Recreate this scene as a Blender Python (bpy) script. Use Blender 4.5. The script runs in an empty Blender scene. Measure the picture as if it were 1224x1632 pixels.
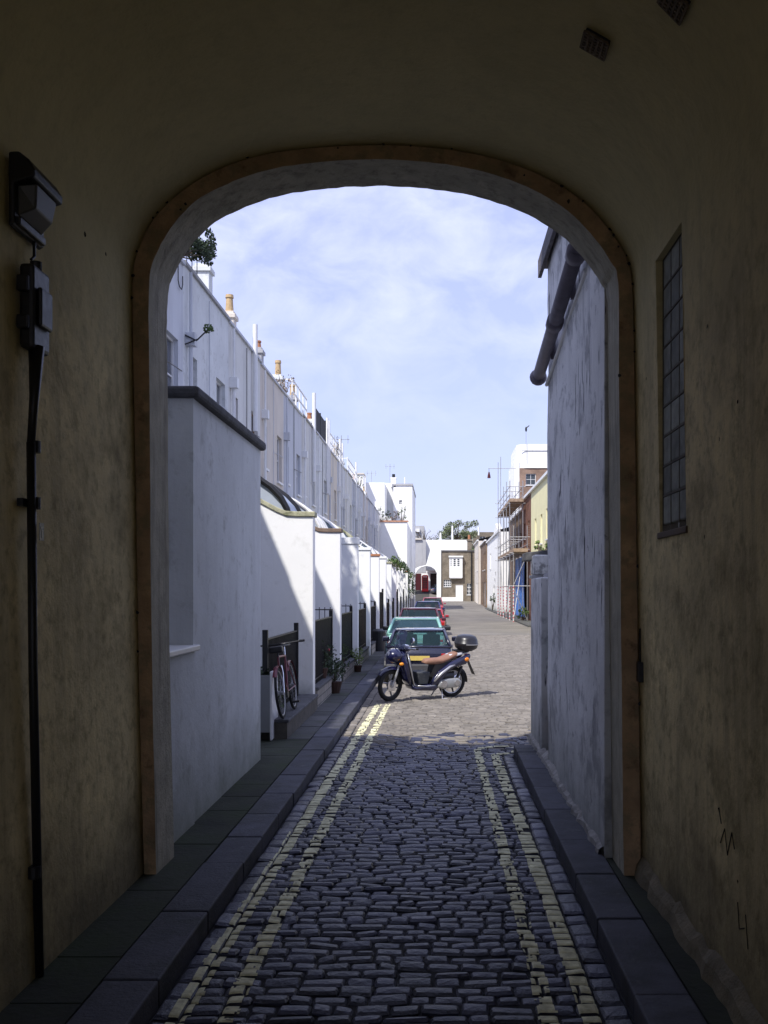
import bpy, math, random
from mathutils import Vector, Matrix
R = math.radians
scene = bpy.context.scene
COL = scene.collection
F, VX, VY, EYE = 1587.0, 700.0, 940.0, 2.1     # survey constants: focal length in px, vanishing point, eye height

def X_(px, Y): return (px - VX) * Y / F
def Z_(py, Y): return EYE + (VY - py) * Y / F

# ------------------------------------------------------------------ mesh builder
class MB:
    def __init__(s): s.v = []; s.f = []
    def add(s, vs, fs):
        n = len(s.v); s.v += [tuple(p) for p in vs]; s.f += [tuple(i + n for i in f) for f in fs]; return s
    def box(s, x0, x1, y0, y1, z0, z1, M=None):
        vs = [Vector((x, y, z)) for z in (z0, z1) for y in (y0, y1) for x in (x0, x1)]
        if M: vs = [M @ p for p in vs]
        return s.add(vs, [(0, 2, 3, 1), (4, 5, 7, 6), (0, 1, 5, 4), (2, 6, 7, 3), (0, 4, 6, 2), (1, 3, 7, 5)])
    def fbox(s, fr, u0, u1, v0, v1, n0, n1):
        a = fr(u0, v0, n0); b = fr(u1, v1, n1)
        return s.box(min(a[0], b[0]), max(a[0], b[0]), min(a[1], b[1]), max(a[1], b[1]), min(a[2], b[2]), max(a[2], b[2]))
    def quad(s, a, b, c, d): return s.add([a, b, c, d], [(0, 1, 2, 3)])
    def tube(s, pts, r, n=8, cap=True):
        pts = [Vector(p) for p in pts]; rs = r if isinstance(r, (list, tuple)) else [r] * len(pts)
        base = len(s.v); up = None
        for i, p in enumerate(pts):
            d = (pts[min(i + 1, len(pts) - 1)] - pts[max(i - 1, 0)])
            if d.length < 1e-9: d = Vector((0, 0, 1))
            d.normalize()
            if up is None: up = Vector((0, 0, 1)) if abs(d.z) < .9 else Vector((1, 0, 0))
            a = d.cross(up)
            if a.length < 1e-5: a = d.orthogonal()
            a.normalize(); b = d.cross(a).normalized(); up = -b if (-b).dot(up) > 0 else b
            for k in range(n):
                t = 2 * math.pi * k / n
                s.v.append(tuple(p + (a * math.cos(t) + b * math.sin(t)) * rs[i]))
        for i in range(len(pts) - 1):
            for k in range(n):
                s.f.append((base + i * n + k, base + i * n + (k + 1) % n, base + (i + 1) * n + (k + 1) % n, base + (i + 1) * n + k))
        if cap:
            s.f.append(tuple(base + k for k in range(n)))
            s.f.append(tuple(base + (len(pts) - 1) * n + k for k in range(n)))
        return s
    def prism(s, pts, y0, y1, M=None, taper=None):      # pts (x, z) polygon pushed along y
        n = len(pts); vs = []
        for y, fl in ((y0, 0), (y1, 1)):
            for (x, z) in pts: vs.append(Vector((x, y, z)))
        if M: vs = [M @ p for p in vs]
        return s.add(vs, [tuple(range(n)), tuple(range(2 * n - 1, n - 1, -1))] + [(i, i + n, (i + 1) % n + n, (i + 1) % n) for i in range(n)])
    def loft(s, rings, close=True, cap=True):
        n = len(rings[0]); b = len(s.v)
        for r in rings: s.v += [tuple(p) for p in r]
        for i in range(len(rings) - 1):
            for k in range(n if close else n - 1):
                s.f.append((b + i * n + k, b + i * n + (k + 1) % n, b + (i + 1) * n + (k + 1) % n, b + (i + 1) * n + k))
        if cap and close:
            s.f.append(tuple(b + k for k in range(n))[::-1]); s.f.append(tuple(b + (len(rings) - 1) * n + k for k in range(n)))
        return s
    def wheelring(s, c, ax, R0, r, n=24, m=8):           # torus
        c = Vector(c); ax = Vector(ax).normalized(); u = ax.orthogonal().normalized(); w = ax.cross(u); b = len(s.v)
        for i in range(n):
            t = 2 * math.pi * i / n; d = u * math.cos(t) + w * math.sin(t)
            for k in range(m):
                q = 2 * math.pi * k / m; s.v.append(tuple(c + d * (R0 + r * math.cos(q)) + ax * r * math.sin(q)))
        for i in range(n):
            for k in range(m):
                s.f.append((b + i * m + k, b + i * m + (k + 1) % m, b + ((i + 1) % n) * m + (k + 1) % m, b + ((i + 1) % n) * m + k))
        return s
    def disc(s, c, ax, r, h, n=20):
        c = Vector(c); ax = Vector(ax).normalized(); return s.tube([c - ax * h / 2, c + ax * h / 2], r, n)
    def blob(s, c, rad, seg=12, rings=8, M=None, zmin=-1.0):
        c = Vector(c); b = len(s.v); rows = []
        for i in range(rings + 1):
            ph = math.pi * i / rings; z = max(math.cos(ph), zmin)
            for k in range(seg):
                t = 2 * math.pi * k / seg
                p = Vector((rad[0] * math.sin(ph) * math.cos(t), rad[1] * math.sin(ph) * math.sin(t), rad[2] * z))
                if M: p = M @ p
                s.v.append(tuple(c + p))
        for i in range(rings):
            for k in range(seg):
                s.f.append((b + i * seg + k, b + (i + 1) * seg + k, b + (i + 1) * seg + (k + 1) % seg, b + i * seg + (k + 1) % seg))
        return s
    def leaves(s, c, rad, n, size, rnd, hollow=.3):
        for _ in range(n):
            while True:
                p = Vector((rnd.uniform(-1, 1), rnd.uniform(-1, 1), rnd.uniform(-1, 1)))
                if hollow < p.length < 1: break
            q = Vector(c) + Vector((p.x * rad[0], p.y * rad[1], p.z * rad[2]))
            a = Vector((rnd.gauss(0, 1), rnd.gauss(0, 1), rnd.gauss(0, 1))).normalized(); b = a.orthogonal().normalized()
            z = size * rnd.uniform(.5, 1.3)
            s.quad(q - a * z * .5, q + b * z * .28, q + a * z * .5, q - b * z * .28)
        return s
    def build(s, name, m, parent=None, smooth=False, bevel=0, seg=2, loc=None):
        me = bpy.data.meshes.new(name); me.from_pydata(s.v, [], s.f); me.update()
        if smooth:
            for p in me.polygons: p.use_smooth = True
        me.materials.append(m)
        o = bpy.data.objects.new(name, me); COL.objects.link(o)
        if smooth or bevel:
            import bmesh
            bm = bmesh.new(); bm.from_mesh(me); bmesh.ops.recalc_face_normals(bm, faces=bm.faces); bm.to_mesh(me); bm.free()
        if bevel:
            md = o.modifiers.new('bevel', 'BEVEL'); md.width = bevel; md.segments = seg; md.limit_method = 'ANGLE'; md.angle_limit = R(35)
            if smooth:
                md.harden_normals = False
        if parent is not None: o.parent = parent
        if loc: o.location = loc
        return o

def tag(o, label=None, cat=None, group=None, kind=None):
    if label: o['label'] = label
    if cat: o['category'] = cat
    if group: o['group'] = group
    if kind: o['kind'] = kind
    return o
def thing(name, label, cat, loc=(0, 0, 0), rz=0, group=None):
    o = bpy.data.objects.new(name, None); COL.objects.link(o); o.empty_display_size = .2
    o.location = loc; o.rotation_euler = (0, 0, rz); tag(o, label, cat, group); return o
def struct(o): o['kind'] = 'structure'; return o
class Anchored:
    """gives a thing an Empty at its base while its parts are written in world numbers"""
def kid(mb, name, m, root, **k):
    o = mb.build(name, m, root, **k); o.matrix_parent_inverse = Matrix.Identity(4)
    top = root
    while top.parent: top = top.parent
    if root.parent is None: o.location = -Vector(root.location)
    return o
def catmull(pts, n=4):
    out = []
    for i in range(len(pts) - 1):
        p0 = pts[max(i - 1, 0)]; p1 = pts[i]; p2 = pts[i + 1]; p3 = pts[min(i + 2, len(pts) - 1)]
        for k in range(n):
            t = k / n
            out.append(tuple(.5 * ((2 * b) + (c - a) * t + (2 * a - 5 * b + 4 * c - d) * t * t + (-a + 3 * b - 3 * c + d) * t ** 3) for a, b, c, d in zip(p0, p1, p2, p3)))
    out.append(tuple(pts[-1])); return out

# ------------------------------------------------------------------ materials
def nodes(m): m.use_nodes = True; return m.node_tree.nodes, m.node_tree.links
def mat(name, col, rough=.8, var=.12, scale=2.5, bump=.15, bscale=30, stain=None, streak=None, spots=None, metal=0, island=0, coat=0, spec=.3, low=None, stain2=None, high=None):
    m = bpy.data.materials.new(name); N, L = nodes(m); B = N['Principled BSDF']
    B.inputs['Roughness'].default_value = rough; B.inputs['Metallic'].default_value = metal
    B.inputs['Specular IOR Level'].default_value = spec; B.inputs['Coat Weight'].default_value = coat
    tc = N.new('ShaderNodeTexCoord'); geo = N.new('ShaderNodeNewGeometry'); pos = geo.outputs['Position']
    def noise(sc, det=6, rg=.6, vec=None):
        n = N.new('ShaderNodeTexNoise'); n.inputs['Scale'].default_value = sc; n.inputs['Detail'].default_value = det; n.inputs['Roughness'].default_value = rg
        L.new(vec or pos, n.inputs['Vector']); return n.outputs['Fac']
    def ramp(f, a, b):
        r = N.new('ShaderNodeMapRange'); r.inputs[1].default_value = a; r.inputs[2].default_value = b; L.new(f, r.inputs[0]); return r.outputs[0]
    def mix(f, a, b, mode='MIX'):
        x = N.new('ShaderNodeMix'); x.data_type = 'RGBA'; x.blend_type = mode
        if isinstance(f, (int, float)): x.inputs[0].default_value = f
        else: L.new(f, x.inputs[0])
        for i, c in ((6, a), (7, b)):
            if isinstance(c, (tuple, list)): x.inputs[i].default_value = (*c[:3], 1)
            else: L.new(c, x.inputs[i])
        return x.outputs[2]
    c = mix(ramp(noise(scale), .3, .7), [v * (1 - var) for v in col], [min(1, v * (1 + var)) for v in col])
    if island:
        ra = N.new('ShaderNodeMapRange'); ra.inputs[3].default_value = 1 - island; ra.inputs[4].default_value = 1 + island
        L.new(geo.outputs['Random Per Island'], ra.inputs[0])
        cc = N.new('ShaderNodeCombineColor'); 
        for i in range(3): L.new(ra.outputs[0], cc.inputs[i])
        c = mix(1.0, c, cc.outputs[0], 'MULTIPLY')
    if streak:      # (colour, amount, hscale, lo, hi)
        mp = N.new('ShaderNodeMapping'); mp.inputs['Scale'].default_value = (1, 1, .07); L.new(pos, mp.inputs['Vector'])
        c = mix(ramp(noise(streak[2], 5, .7, mp.outputs[0]), streak[3], streak[4]), c, mix(streak[1], c, streak[0]))
    if stain:       # (colour, amount, scale, lo, hi)
        c = mix(ramp(noise(stain[2], 8, .65), stain[3], stain[4]), c, mix(stain[1], c, stain[0]))
    if stain2: c = mix(ramp(noise(stain2[2], 9, .7), stain2[3], stain2[4]), c, mix(stain2[1], c, stain2[0]))
    if high:
        sp = N.new('ShaderNodeSeparateXYZ'); L.new(pos, sp.inputs[0]); mr = N.new('ShaderNodeMapRange'); mr.interpolation_type = 'SMOOTHSTEP'; mr.inputs[1].default_value = high[1]; mr.inputs[2].default_value = high[2]; mr.inputs[4].default_value = high[3]; L.new(sp.outputs[2], mr.inputs[0]); c = mix(mr.outputs[0], c, high[0])
    if spots:       # (colour, scale, thresh)
        v_ = pos
        if len(spots) > 3: mq = N.new('ShaderNodeMapping'); mq.inputs['Scale'].default_value = (1, 1, spots[3]); L.new(pos, mq.inputs['Vector']); v_ = mq.outputs[0]
        c = mix(ramp(noise(spots[1], 4, .6, v_), spots[2], spots[2] + .03), c, spots[0])
    if low:         # (colour, zlow, zhigh, amount) dirt near the ground
        sp = N.new('ShaderNodeSeparateXYZ'); L.new(pos, sp.inputs[0])
        ad = N.new('ShaderNodeMath'); ad.operation = 'ADD'; L.new(sp.outputs[2], ad.inputs[0])
        ml = N.new('ShaderNodeMath'); ml.operation = 'MULTIPLY'; ml.inputs[1].default_value = .9; L.new(noise(3.1), ml.inputs[0]); L.new(ml.outputs[0], ad.inputs[1])
        mr = N.new('ShaderNodeMapRange'); mr.inputs[1].default_value = low[1] + .45; mr.inputs[2].default_value = low[2] + .45; mr.inputs[3].default_value = low[3]; mr.inputs[4].default_value = 0
        L.new(ad.outputs[0], mr.inputs[0]); c = mix(mr.outputs[0], c, low[0])
    L.new(c, B.inputs['Base Color'])
    rr = N.new('ShaderNodeMapRange'); rr.inputs[3].default_value = max(.03, rough - .12); rr.inputs[4].default_value = min(1, rough + .12)
    L.new(noise(scale * 4), rr.inputs[0]); L.new(rr.outputs[0], B.inputs['Roughness'])
    if bump:
        bp = N.new('ShaderNodeBump'); bp.inputs['Strength'].default_value = bump; bp.inputs['Distance'].default_value = .02
        L.new(noise(bscale, 6, .65), bp.inputs['Height']); L.new(bp.outputs[0], B.inputs['Normal'])
    m['c'] = 1
    return m
def brick(name, c1, c2, mortar, axis='x', w=.225, h=.075, stain=.25):
    m = bpy.data.materials.new(name); N, L = nodes(m); B = N['Principled BSDF']; B.inputs['Roughness'].default_value = .9; B.inputs['Specular IOR Level'].default_value = .2
    geo = N.new('ShaderNodeNewGeometry'); sp = N.new('ShaderNodeSeparateXYZ'); cb = N.new('ShaderNodeCombineXYZ'); L.new(geo.outputs['Position'], sp.inputs[0])
    L.new(sp.outputs[{'x': 0, 'y': 1}[axis]], cb.inputs[0]); L.new(sp.outputs[2], cb.inputs[1])
    b = N.new('ShaderNodeTexBrick'); L.new(cb.outputs[0], b.inputs[0]); b.inputs['Scale'].default_value = 1
    b.inputs['Color1'].default_value = (*c1, 1); b.inputs['Color2'].default_value = (*c2, 1); b.inputs['Mortar'].default_value = (*mortar, 1)
    b.inputs['Mortar Size'].default_value = .008; b.inputs['Brick Width'].default_value = w; b.inputs['Row Height'].default_value = h
    n = N.new('ShaderNodeTexNoise'); n.inputs['Scale'].default_value = 1.3; n.inputs['Detail'].default_value = 8; L.new(geo.outputs['Position'], n.inputs['Vector'])
    r = N.new('ShaderNodeMapRange'); r.inputs[1].default_value = .3; r.inputs[2].default_value = .7; r.inputs[3].default_value = 1 - stain; r.inputs[4].default_value = 1 + stain; L.new(n.outputs[0], r.inputs[0])
    x = N.new('ShaderNodeMix'); x.data_type = 'RGBA'; x.blend_type = 'MULTIPLY'; x.inputs[0].default_value = 1; L.new(b.outputs[0], x.inputs[6])
    cc = N.new('ShaderNodeCombineColor'); [L.new(r.outputs[0], cc.inputs[i]) for i in range(3)]; L.new(cc.outputs[0], x.inputs[7]); L.new(x.outputs[2], B.inputs['Base Color'])
    bp = N.new('ShaderNodeBump'); bp.inputs['Strength'].default_value = .4; bp.inputs['Distance'].default_value = .01; bp.invert = True; L.new(b.outputs['Fac'], bp.inputs['Height']); L.new(bp.outputs[0], B.inputs['Normal'])
    return m
def glass(name, col=(.03, .04, .05), trans=.0, rough=.06, metal=0):
    m = bpy.data.materials.new(name); N, L = nodes(m); B = N['Principled BSDF']; B.inputs['Base Color'].default_value = (*col, 1); B.inputs['Roughness'].default_value = rough
    B.inputs['Specular IOR Level'].default_value = .6
    n = N.new('ShaderNodeTexNoise'); n.inputs['Scale'].default_value = 1.5; g = N.new('ShaderNodeNewGeometry'); L.new(g.outputs['Position'], n.inputs['Vector'])
    bp = N.new('ShaderNodeBump'); bp.inputs['Strength'].default_value = .05; L.new(n.outputs[0], bp.inputs['Height']); L.new(bp.outputs[0], B.inputs['Normal'])
    if trans:
        t = N.new('ShaderNodeBsdfTransparent'); t.inputs[0].default_value = (.75, .85, .85, 1); x = N.new('ShaderNodeMixShader'); x.inputs[0].default_value = trans
        L.new(B.outputs[0], x.inputs[1]); L.new(t.outputs[0], x.inputs[2]); L.new(x.outputs[0], N['Material Output'].inputs[0])
    return m
def simple(name, col, rough=.5, metal=0, coat=0, bump=0, var=.06): return mat(name, col, rough=rough, metal=metal, coat=coat, bump=bump, var=var, scale=6, spec=.5)

white = mat('white_render', (.70, .72, .72), rough=.75, var=.09, stain2=((.40, .41, .39), .7, 4.5, .54, .70), scale=1.1, bump=.25, bscale=16, streak=((.35, .36, .38), .35, 3.5, .52, .78), stain=((.4, .42, .40), .35, 1.6, .58, .8), low=((.22, .24, .19), .05, .9, .8))
white2 = mat('white_render_aged', (.72, .72, .69), rough=.8, var=.07, scale=.8, bump=.25, bscale=14, streak=((.30, .30, .31), .5, 2.6, .5, .78), stain=((.42, .40, .36), .4, 1.1, .55, .8))
cream = mat('cream_render', (.70, .64, .56), rough=.8, var=.07, scale=.9, bump=.2, streak=((.30, .29, .28), .45, 3, .5, .8))
offwhite = mat('pale_grey_render', (.62, .64, .68), rough=.8, var=.06, scale=.9, bump=.2, streak=((.32, .33, .35), .45, 3, .5, .8))
brightwhite = mat('bright_white_paint', (.9, .9, .88), rough=.7, var=.03, scale=1.5, bump=.12, bscale=20, streak=((.45, .45, .42), .35, 2.4, .58, .85), low=((.25, .27, .23), .08, .6, .8), stain2=((.62, .62, .58), .5, 3, .55, .72))
peeling = mat('peeling_white_boards', (.74, .74, .74), rough=.75, var=.12, scale=2, bump=.35, bscale=22, streak=((.30, .30, .33), .6, 7, .55, .72), stain=((.26, .26, .28), .7, 2.2, .52, .62), spots=((.06, .06, .075), 10, .63, .14), stain2=((.22, .22, .24), .7, 7, .60, .66), low=((.18, .19, .17), .1, 1.0, .7))
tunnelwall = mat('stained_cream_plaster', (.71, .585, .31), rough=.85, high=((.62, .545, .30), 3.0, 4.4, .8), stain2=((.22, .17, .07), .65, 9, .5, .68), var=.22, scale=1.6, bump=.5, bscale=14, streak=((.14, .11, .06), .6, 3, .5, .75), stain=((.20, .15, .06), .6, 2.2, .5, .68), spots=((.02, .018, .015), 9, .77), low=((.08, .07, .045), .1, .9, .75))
vaultm = mat('dim_vault_plaster', (.54, .45, .21), rough=.9, stain2=((.25, .20, .09), .4, 10, .5, .7), var=.14, scale=1.1, bump=.4, bscale=12, stain=((.15, .12, .07), .5, 1.6, .52, .75), spots=((.015, .012, .01), 8, .79))
orange = mat('orange_painted_arch', (.46, .31, .18), rough=.8, stain2=((.30, .24, .14), .8, 7, .5, .6), var=.3, scale=4, bump=.6, bscale=25, stain=((.09, .05, .03), .7, 5, .56, .68), spots=((.015, .01, .01), 14, .74))
reveal = mat('grey_arch_soffit', (.42, .39, .30), rough=.85, var=.22, scale=5, bump=.6, bscale=25, streak=((.1, .09, .07), .6, 12, .5, .7), spots=((.03, .025, .02), 11, .74))
darkstone = mat('dark_coping_stone', (.10, .10, .105), rough=.9, var=.3, scale=7, bump=.6, bscale=30)
mossy = mat('mossy_coping', (.42, .41, .28), rough=.9, var=.3, scale=8, bump=.5, stain=((.14, .15, .07), .7, 6, .5, .62))
brownc = mat('brown_coping', (.22, .16, .12), rough=.9, var=.25, scale=8, bump=.5)
whitepaint = simple('white_gloss_paint', (.8, .8, .79), .4)
greypipe = mat('grey_pipe_paint', (.20, .18, .215), rough=.55, var=.2, scale=8, bump=.2)
black = simple('black_iron_paint', (.012, .012, .014), .45, bump=.1)
blackplastic = simple('black_plastic', (.015, .015, .018), .4)
rubber = simple('black_rubber', (.012, .012, .012), .85)
chrome = simple('chrome', (.75, .75, .78), .15, metal=1)
silver = simple('silver_metal', (.55, .55, .56), .35, metal=.7)
rimgrey = simple('rim_grey', (.35, .35, .36), .4, metal=.6)
windowglass = glass('window_glass', (.05, .06, .07))
greyglass = glass('pale_window_glass', (.09, .10, .12), rough=.15)
canopyglass = glass('canopy_glass', (.30, .34, .40), rough=.15, trans=.45)
curtain = glass('curtained_glass', (.12, .13, .14), rough=.12)
carglass = glass('car_glass', (.015, .03, .035), trans=.35)
leafm = mat('green_leaves', (.055, .09, .022), rough=.6, var=.4, scale=5, bump=0, island=.5)
leafdark = mat('dark_leaves', (.03, .05, .02), rough=.6, var=.4, scale=5, bump=0, island=.5)
leafyel = mat('fresh_leaves', (.12, .17, .04), rough=.6, var=.3, scale=5, bump=0, island=.4)
bark = mat('bark', (.09, .07, .05), rough=.9, var=.3, scale=12, bump=.5)
terracotta = mat('terracotta', (.42, .19, .10), rough=.8, var=.2, scale=9)
buff = mat('buff_pot', (.50, .36, .20), rough=.8, var=.2, scale=9)
slate = mat('slate_roof', (.09, .09, .10), rough=.8, var=.25, scale=6)
leadm = mat('blue_grey_panel', (.42, .47, .55), rough=.5, var=.06, scale=2, bump=.05)
redp = simple('pillar_red_paint', (.8, .02, .03), .4)
reddoor = mat('dark_red_door', (.07, .012, .018), rough=.6, var=.15, scale=5)
wood = mat('weathered_wood', (.26, .17, .11), rough=.85, var=.25, scale=9)
plankm = mat('scaffold_plank', (.33, .24, .17), rough=.85, var=.25, scale=6)
galv = mat('galvanised_tube', (.42, .42, .43), rough=.45, var=.2, scale=12, metal=.6, bump=0)
bluesheet = mat('blue_tarpaulin', (.08, .22, .62), rough=.45, var=.25, scale=2.2, bump=.8, bscale=3)
brickbrown = brick('brown_brick_front', (.155, .125, .09), (.215, .175, .13), (.26, .24, .2), 'x')
brickside = brick('brown_brick_side', (.16, .10, .065), (.24, .16, .10), (.25, .22, .18), 'y')
brickred = brick('red_brick_side', (.15, .06, .035), (.22, .09, .05), (.20, .15, .12), 'y')
stonewall = brick('rubble_dwarf_wall', (.26, .24, .21), (.34, .31, .27), (.10, .10, .09), 'y', .34, .13)
yellowr = mat('yellow_render', (.82, .77, .46), rough=.8, var=.06, scale=1.5, bump=.15, streak=((.45, .40, .22), .4, 3, .52, .8))
greyr = mat('grey_panel_wall', (.42, .42, .43), rough=.8, var=.08, scale=1, bump=.2, streak=((.25, .25, .26), .5, 3, .5, .75))

# ------------------------------------------------------------------ ground, road, pavements
def gz(Y):                       # street level: flat, then a gentle rise to the far end
    if Y < 100: return 0.0
    if Y < 140: return .5 * ((Y - 100) / 40.0) ** 1.4
    if Y < 153: return .5 + 1.6 * (Y - 140) / 13.0
    return 2.1 + .006 * (Y - 153)
ys = [-60, -20, 0, 20, 40, 60, 80, 100, 108, 116, 124, 132, 140, 144, 148, 153, 170, 220, 400, 900, 2500]
g = MB()
g.loft([[(-1500, y, gz(y) - .06), (1500, y, gz(y) - .06)] for y in ys], close=False)
groundm = mat('earth_and_tarmac', (.07, .068, .06), rough=.95, var=.25, scale=.6, bump=.4)
struct(g.build('ground', groundm))
# rough old setts drawn in the road sheet beyond the modelled ones
def settsheet():
    m = bpy.data.materials.new('distant_setts'); N, L = nodes(m); B = N['Principled BSDF']; B.inputs['Roughness'].default_value = .85
    geo = N.new('ShaderNodeNewGeometry'); b = N.new('ShaderNodeTexBrick'); L.new(geo.outputs['Position'], b.inputs[0]); b.inputs['Scale'].default_value = 1
    b.inputs['Color1'].default_value = (.185, .17, .148, 1); b.inputs['Color2'].default_value = (.225, .205, .178, 1); b.inputs['Mortar'].default_value = (.145, .132, .115, 1)
    b.inputs['Brick Width'].default_value = .24; b.inputs['Row Height'].default_value = .155; b.inputs['Mortar Size'].default_value = .016
    n = N.new('ShaderNodeTexNoise'); n.inputs['Scale'].default_value = .45; n.inputs['Detail'].default_value = 10; L.new(geo.outputs['Position'], n.inputs['Vector'])
    r = N.new('ShaderNodeMapRange'); r.inputs[1].default_value = .3; r.inputs[2].default_value = .7; r.inputs[3].default_value = .72; r.inputs[4].default_value = 1.2; L.new(n.outputs[0], r.inputs[0])
    cc = N.new('ShaderNodeCombineColor'); [L.new(r.outputs[0], cc.inputs[i]) for i in range(3)]
    x = N.new('ShaderNodeMix'); x.data_type = 'RGBA'; x.blend_type = 'MULTIPLY'; x.inputs[0].default_value = 1; L.new(b.outputs[0], x.inputs[6]); L.new(cc.outputs[0], x.inputs[7]); L.new(x.outputs[2], B.inputs['Base Color'])
    bp = N.new('ShaderNodeBump'); bp.inputs['Strength'].default_value = .5; bp.inputs['Distance'].default_value = .01; bp.invert = True; L.new(b.outputs['Fac'], bp.inputs['Height']); L.new(bp.outputs[0], B.inputs['Normal'])
    return m
SETT_END = 46.0
g = MB()
yr = [SETT_END, 60, 80, 100, 108, 116, 124, 132, 140, 144, 148, 153, 175]
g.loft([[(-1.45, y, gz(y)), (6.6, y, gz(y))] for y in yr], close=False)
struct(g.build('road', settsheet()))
g = MB(); g.quad((-1.42, -14, -.0165), (7, -14, -.0165), (7, SETT_END + .1, -.0165), (-1.42, SETT_END + .1, -.0165))
struct(g.build('road_bedding', mat('joint_grit', (.022, .022, .024), rough=.95, var=.3, scale=9, bump=.4)))
g = MB(); g.quad((-1.27, 13.7, -.010), (7, 13.7, -.010), (7, SETT_END + .1, -.010), (-1.27, SETT_END + .1, -.010))
struct(g.build('sunlit_road_bedding', mat('sunlit_joint_fill', (.135, .122, .105), rough=.95, var=.25, scale=4, bump=.4)))  # paler joints beyond the arch shadow: sunlight put into the colour
# modelled setts
rnd = random.Random(4)
settm = mat('shaded_granite_setts', (.030, .032, .058), rough=.38, var=.25, scale=5, bump=.5, bscale=45, island=.6, spec=.45, stain=((.022, .022, .03), .7, 1.2, .48, .7))  # shaded copy of the setts, the shade's dark blue put into the colour
settlit = mat('worn_sunlit_setts', (.205, .185, .16), rough=.85, var=.2, scale=3, bump=.5, bscale=40, island=.2, stain=((.17, .155, .13), .6, 1.0, .5, .75))  # sunlit copy of the same worn stones, sunlight put into the colour
def lerp(a, b, t): return a + (b - a) * t
lines = []
def lxl(Y, a, b): return lerp(a, b, (Y - 4.8) / 12.2)
lines.append(('outer', [(lxl(y, -1.285, -1.13), y) for y in (2.5, 6, 10, 14, 18.2)], .052, .06))
lines.append(('inner', [(lxl(y, -1.05, -.95), y) for y in (2.5, 6, 10, 14, 18.2)], .048, .20))
def arcp(cx, cy, r, a0, a1): return [(cx + r * math.cos(R(a)), cy + r * math.sin(R(a))) for a in range(a0, a1 - 1, -15)]
lines.append(('thick', [(.77, 2.5), (.735, 8), (.705, 12.3)] + arcp(.955, 12.55, .25, 180, 90) + [(1.7, 12.83)], .056, .04))
lines.append(('inner_right', [(.545, 2.5), (.52, 8), (.50, 12.8)] + arcp(.80, 13.0, .30, 180, 90) + [(2.1, 13.32)], .046, .24))
paint = [MB() for _ in lines]
def dseg(p, a, b):
    ax, ay = a; bx, by = b; dx, dy = bx - ax, by - ay; t = max(0, min(1, ((p[0] - ax) * dx + (p[1] - ay) * dy) / (dx * dx + dy * dy)))
    return math.hypot(p[0] - ax - t * dx, p[1] - ay - t * dy)
from mathutils import noise as mn
def sett(mb, x0, x1, y0, y1):
    gp = rnd.uniform(.003, .006); x0 += gp * .5; x1 -= gp * .5; y0 += gp; y1 -= gp; ch = .011; cy_ = min(.026, (y1 - y0) * .2)
    h = rnd.gauss(0, .0045) + .008 * mn.noise(Vector((x0 * .8, y0 * .8, 0))); tx = rnd.gauss(0, .003); ty = rnd.gauss(0, .003)
    j = lambda s: rnd.uniform(-s, s)
    c = [(x0, y0), ((x0 + x1) / 2, y0), (x1, y0), (x1, (y0 + y1) / 2), (x1, y1), ((x0 + x1) / 2, y1), (x0, y1), (x0, (y0 + y1) / 2)]
    mx, my = (x0 + x1) / 2, (y0 + y1) / 2; hw, hh = (x1 - x0) / 2, (y1 - y0) / 2
    outer = []; inner = []; bot = []
    for k, (x, y) in enumerate(c):
        cr = .006 if k % 2 == 0 else 0
        xx = x + j(.004) - (x > mx) * cr + (x < mx) * cr; yy = y + j(.004) - (y > my) * cr * .7 + (y < my) * cr * .7
        z = h + tx * (x - mx) / hw + ty * (y - my) / hh
        outer.append((xx, yy, z - .012)); inner.append((xx + (mx - xx) / hw * ch * 1.1, yy + (my - yy) / hh * cy_, z)); bot.append((xx, yy, -.045))
    n = len(mb.v); mb.v += bot + outer + inner + [(mx, my, h + .005)]
    for k in range(8):
        q = (k + 1) % 8
        mb.f.append((n + k, n + q, n + 8 + q, n + 8 + k)); mb.f.append((n + 8 + k, n + 8 + q, n + 16 + q, n + 16 + k)); mb.f.append((n + 16 + k, n + 16 + q, n + 24))
    # paint cells on top of this stone
    if y0 < 18.4 and x0 < 2.2:
        for li, (nm, pl, hwid, wear) in enumerate(lines):
            near = min(dseg((mx, my), pl[i], pl[i + 1]) for i in range(len(pl) - 1))
            if near > hwid + .2: continue
            cs = .013 if y0 < 9 else .019; nx = max(1, int((x1 - x0) / cs)); ny = max(1, int((y1 - y0) / cs))
            ax0, ax1, ay0, ay1 = x0 + .006, x1 - .006, y0 + .007, y1 - .007
            for a in range(nx):
                for b in range(ny):
                    px = ax0 + (a + .5) * (ax1 - ax0) / nx; py = ay0 + (b + .5) * (ay1 - ay0) / ny
                    wob = .008 * mn.noise(Vector((px * 9, py * 9, 3)))
                    if min(dseg((px, py), pl[i], pl[i + 1]) for i in range(len(pl) - 1)) > hwid + wob: continue
                    if .5 + .45 * mn.noise(Vector((px * 14, py * 5, li * 7))) + .3 * mn.noise(Vector((px * 50, py * 50, li))) < wear + (.10 if li in (1, 3) and py < 9 else 0): continue
                    zz = lambda u, w: h + .0065 + tx * (u - mx) / hw + ty * (w - my) / hh - .011 * max(0, 1 - min(u - x0, x1 - u) / ch) - .011 * max(0, 1 - min(w - y0, y1 - w) / cy_)
                    u0, u1 = px - (ax1 - ax0) / nx / 2, px + (ax1 - ax0) / nx / 2; w0, w1 = py - (ay1 - ay0) / ny / 2, py + (ay1 - ay0) / ny / 2
                    paint[li].quad((u0, w0, zz(u0, w0)), (u1, w0, zz(u1, w0)), (u1, w1, zz(u1, w1)), (u0, w1, zz(u0, w1)))
cob = MB(); coblit = MB()
y = -3.0
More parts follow.
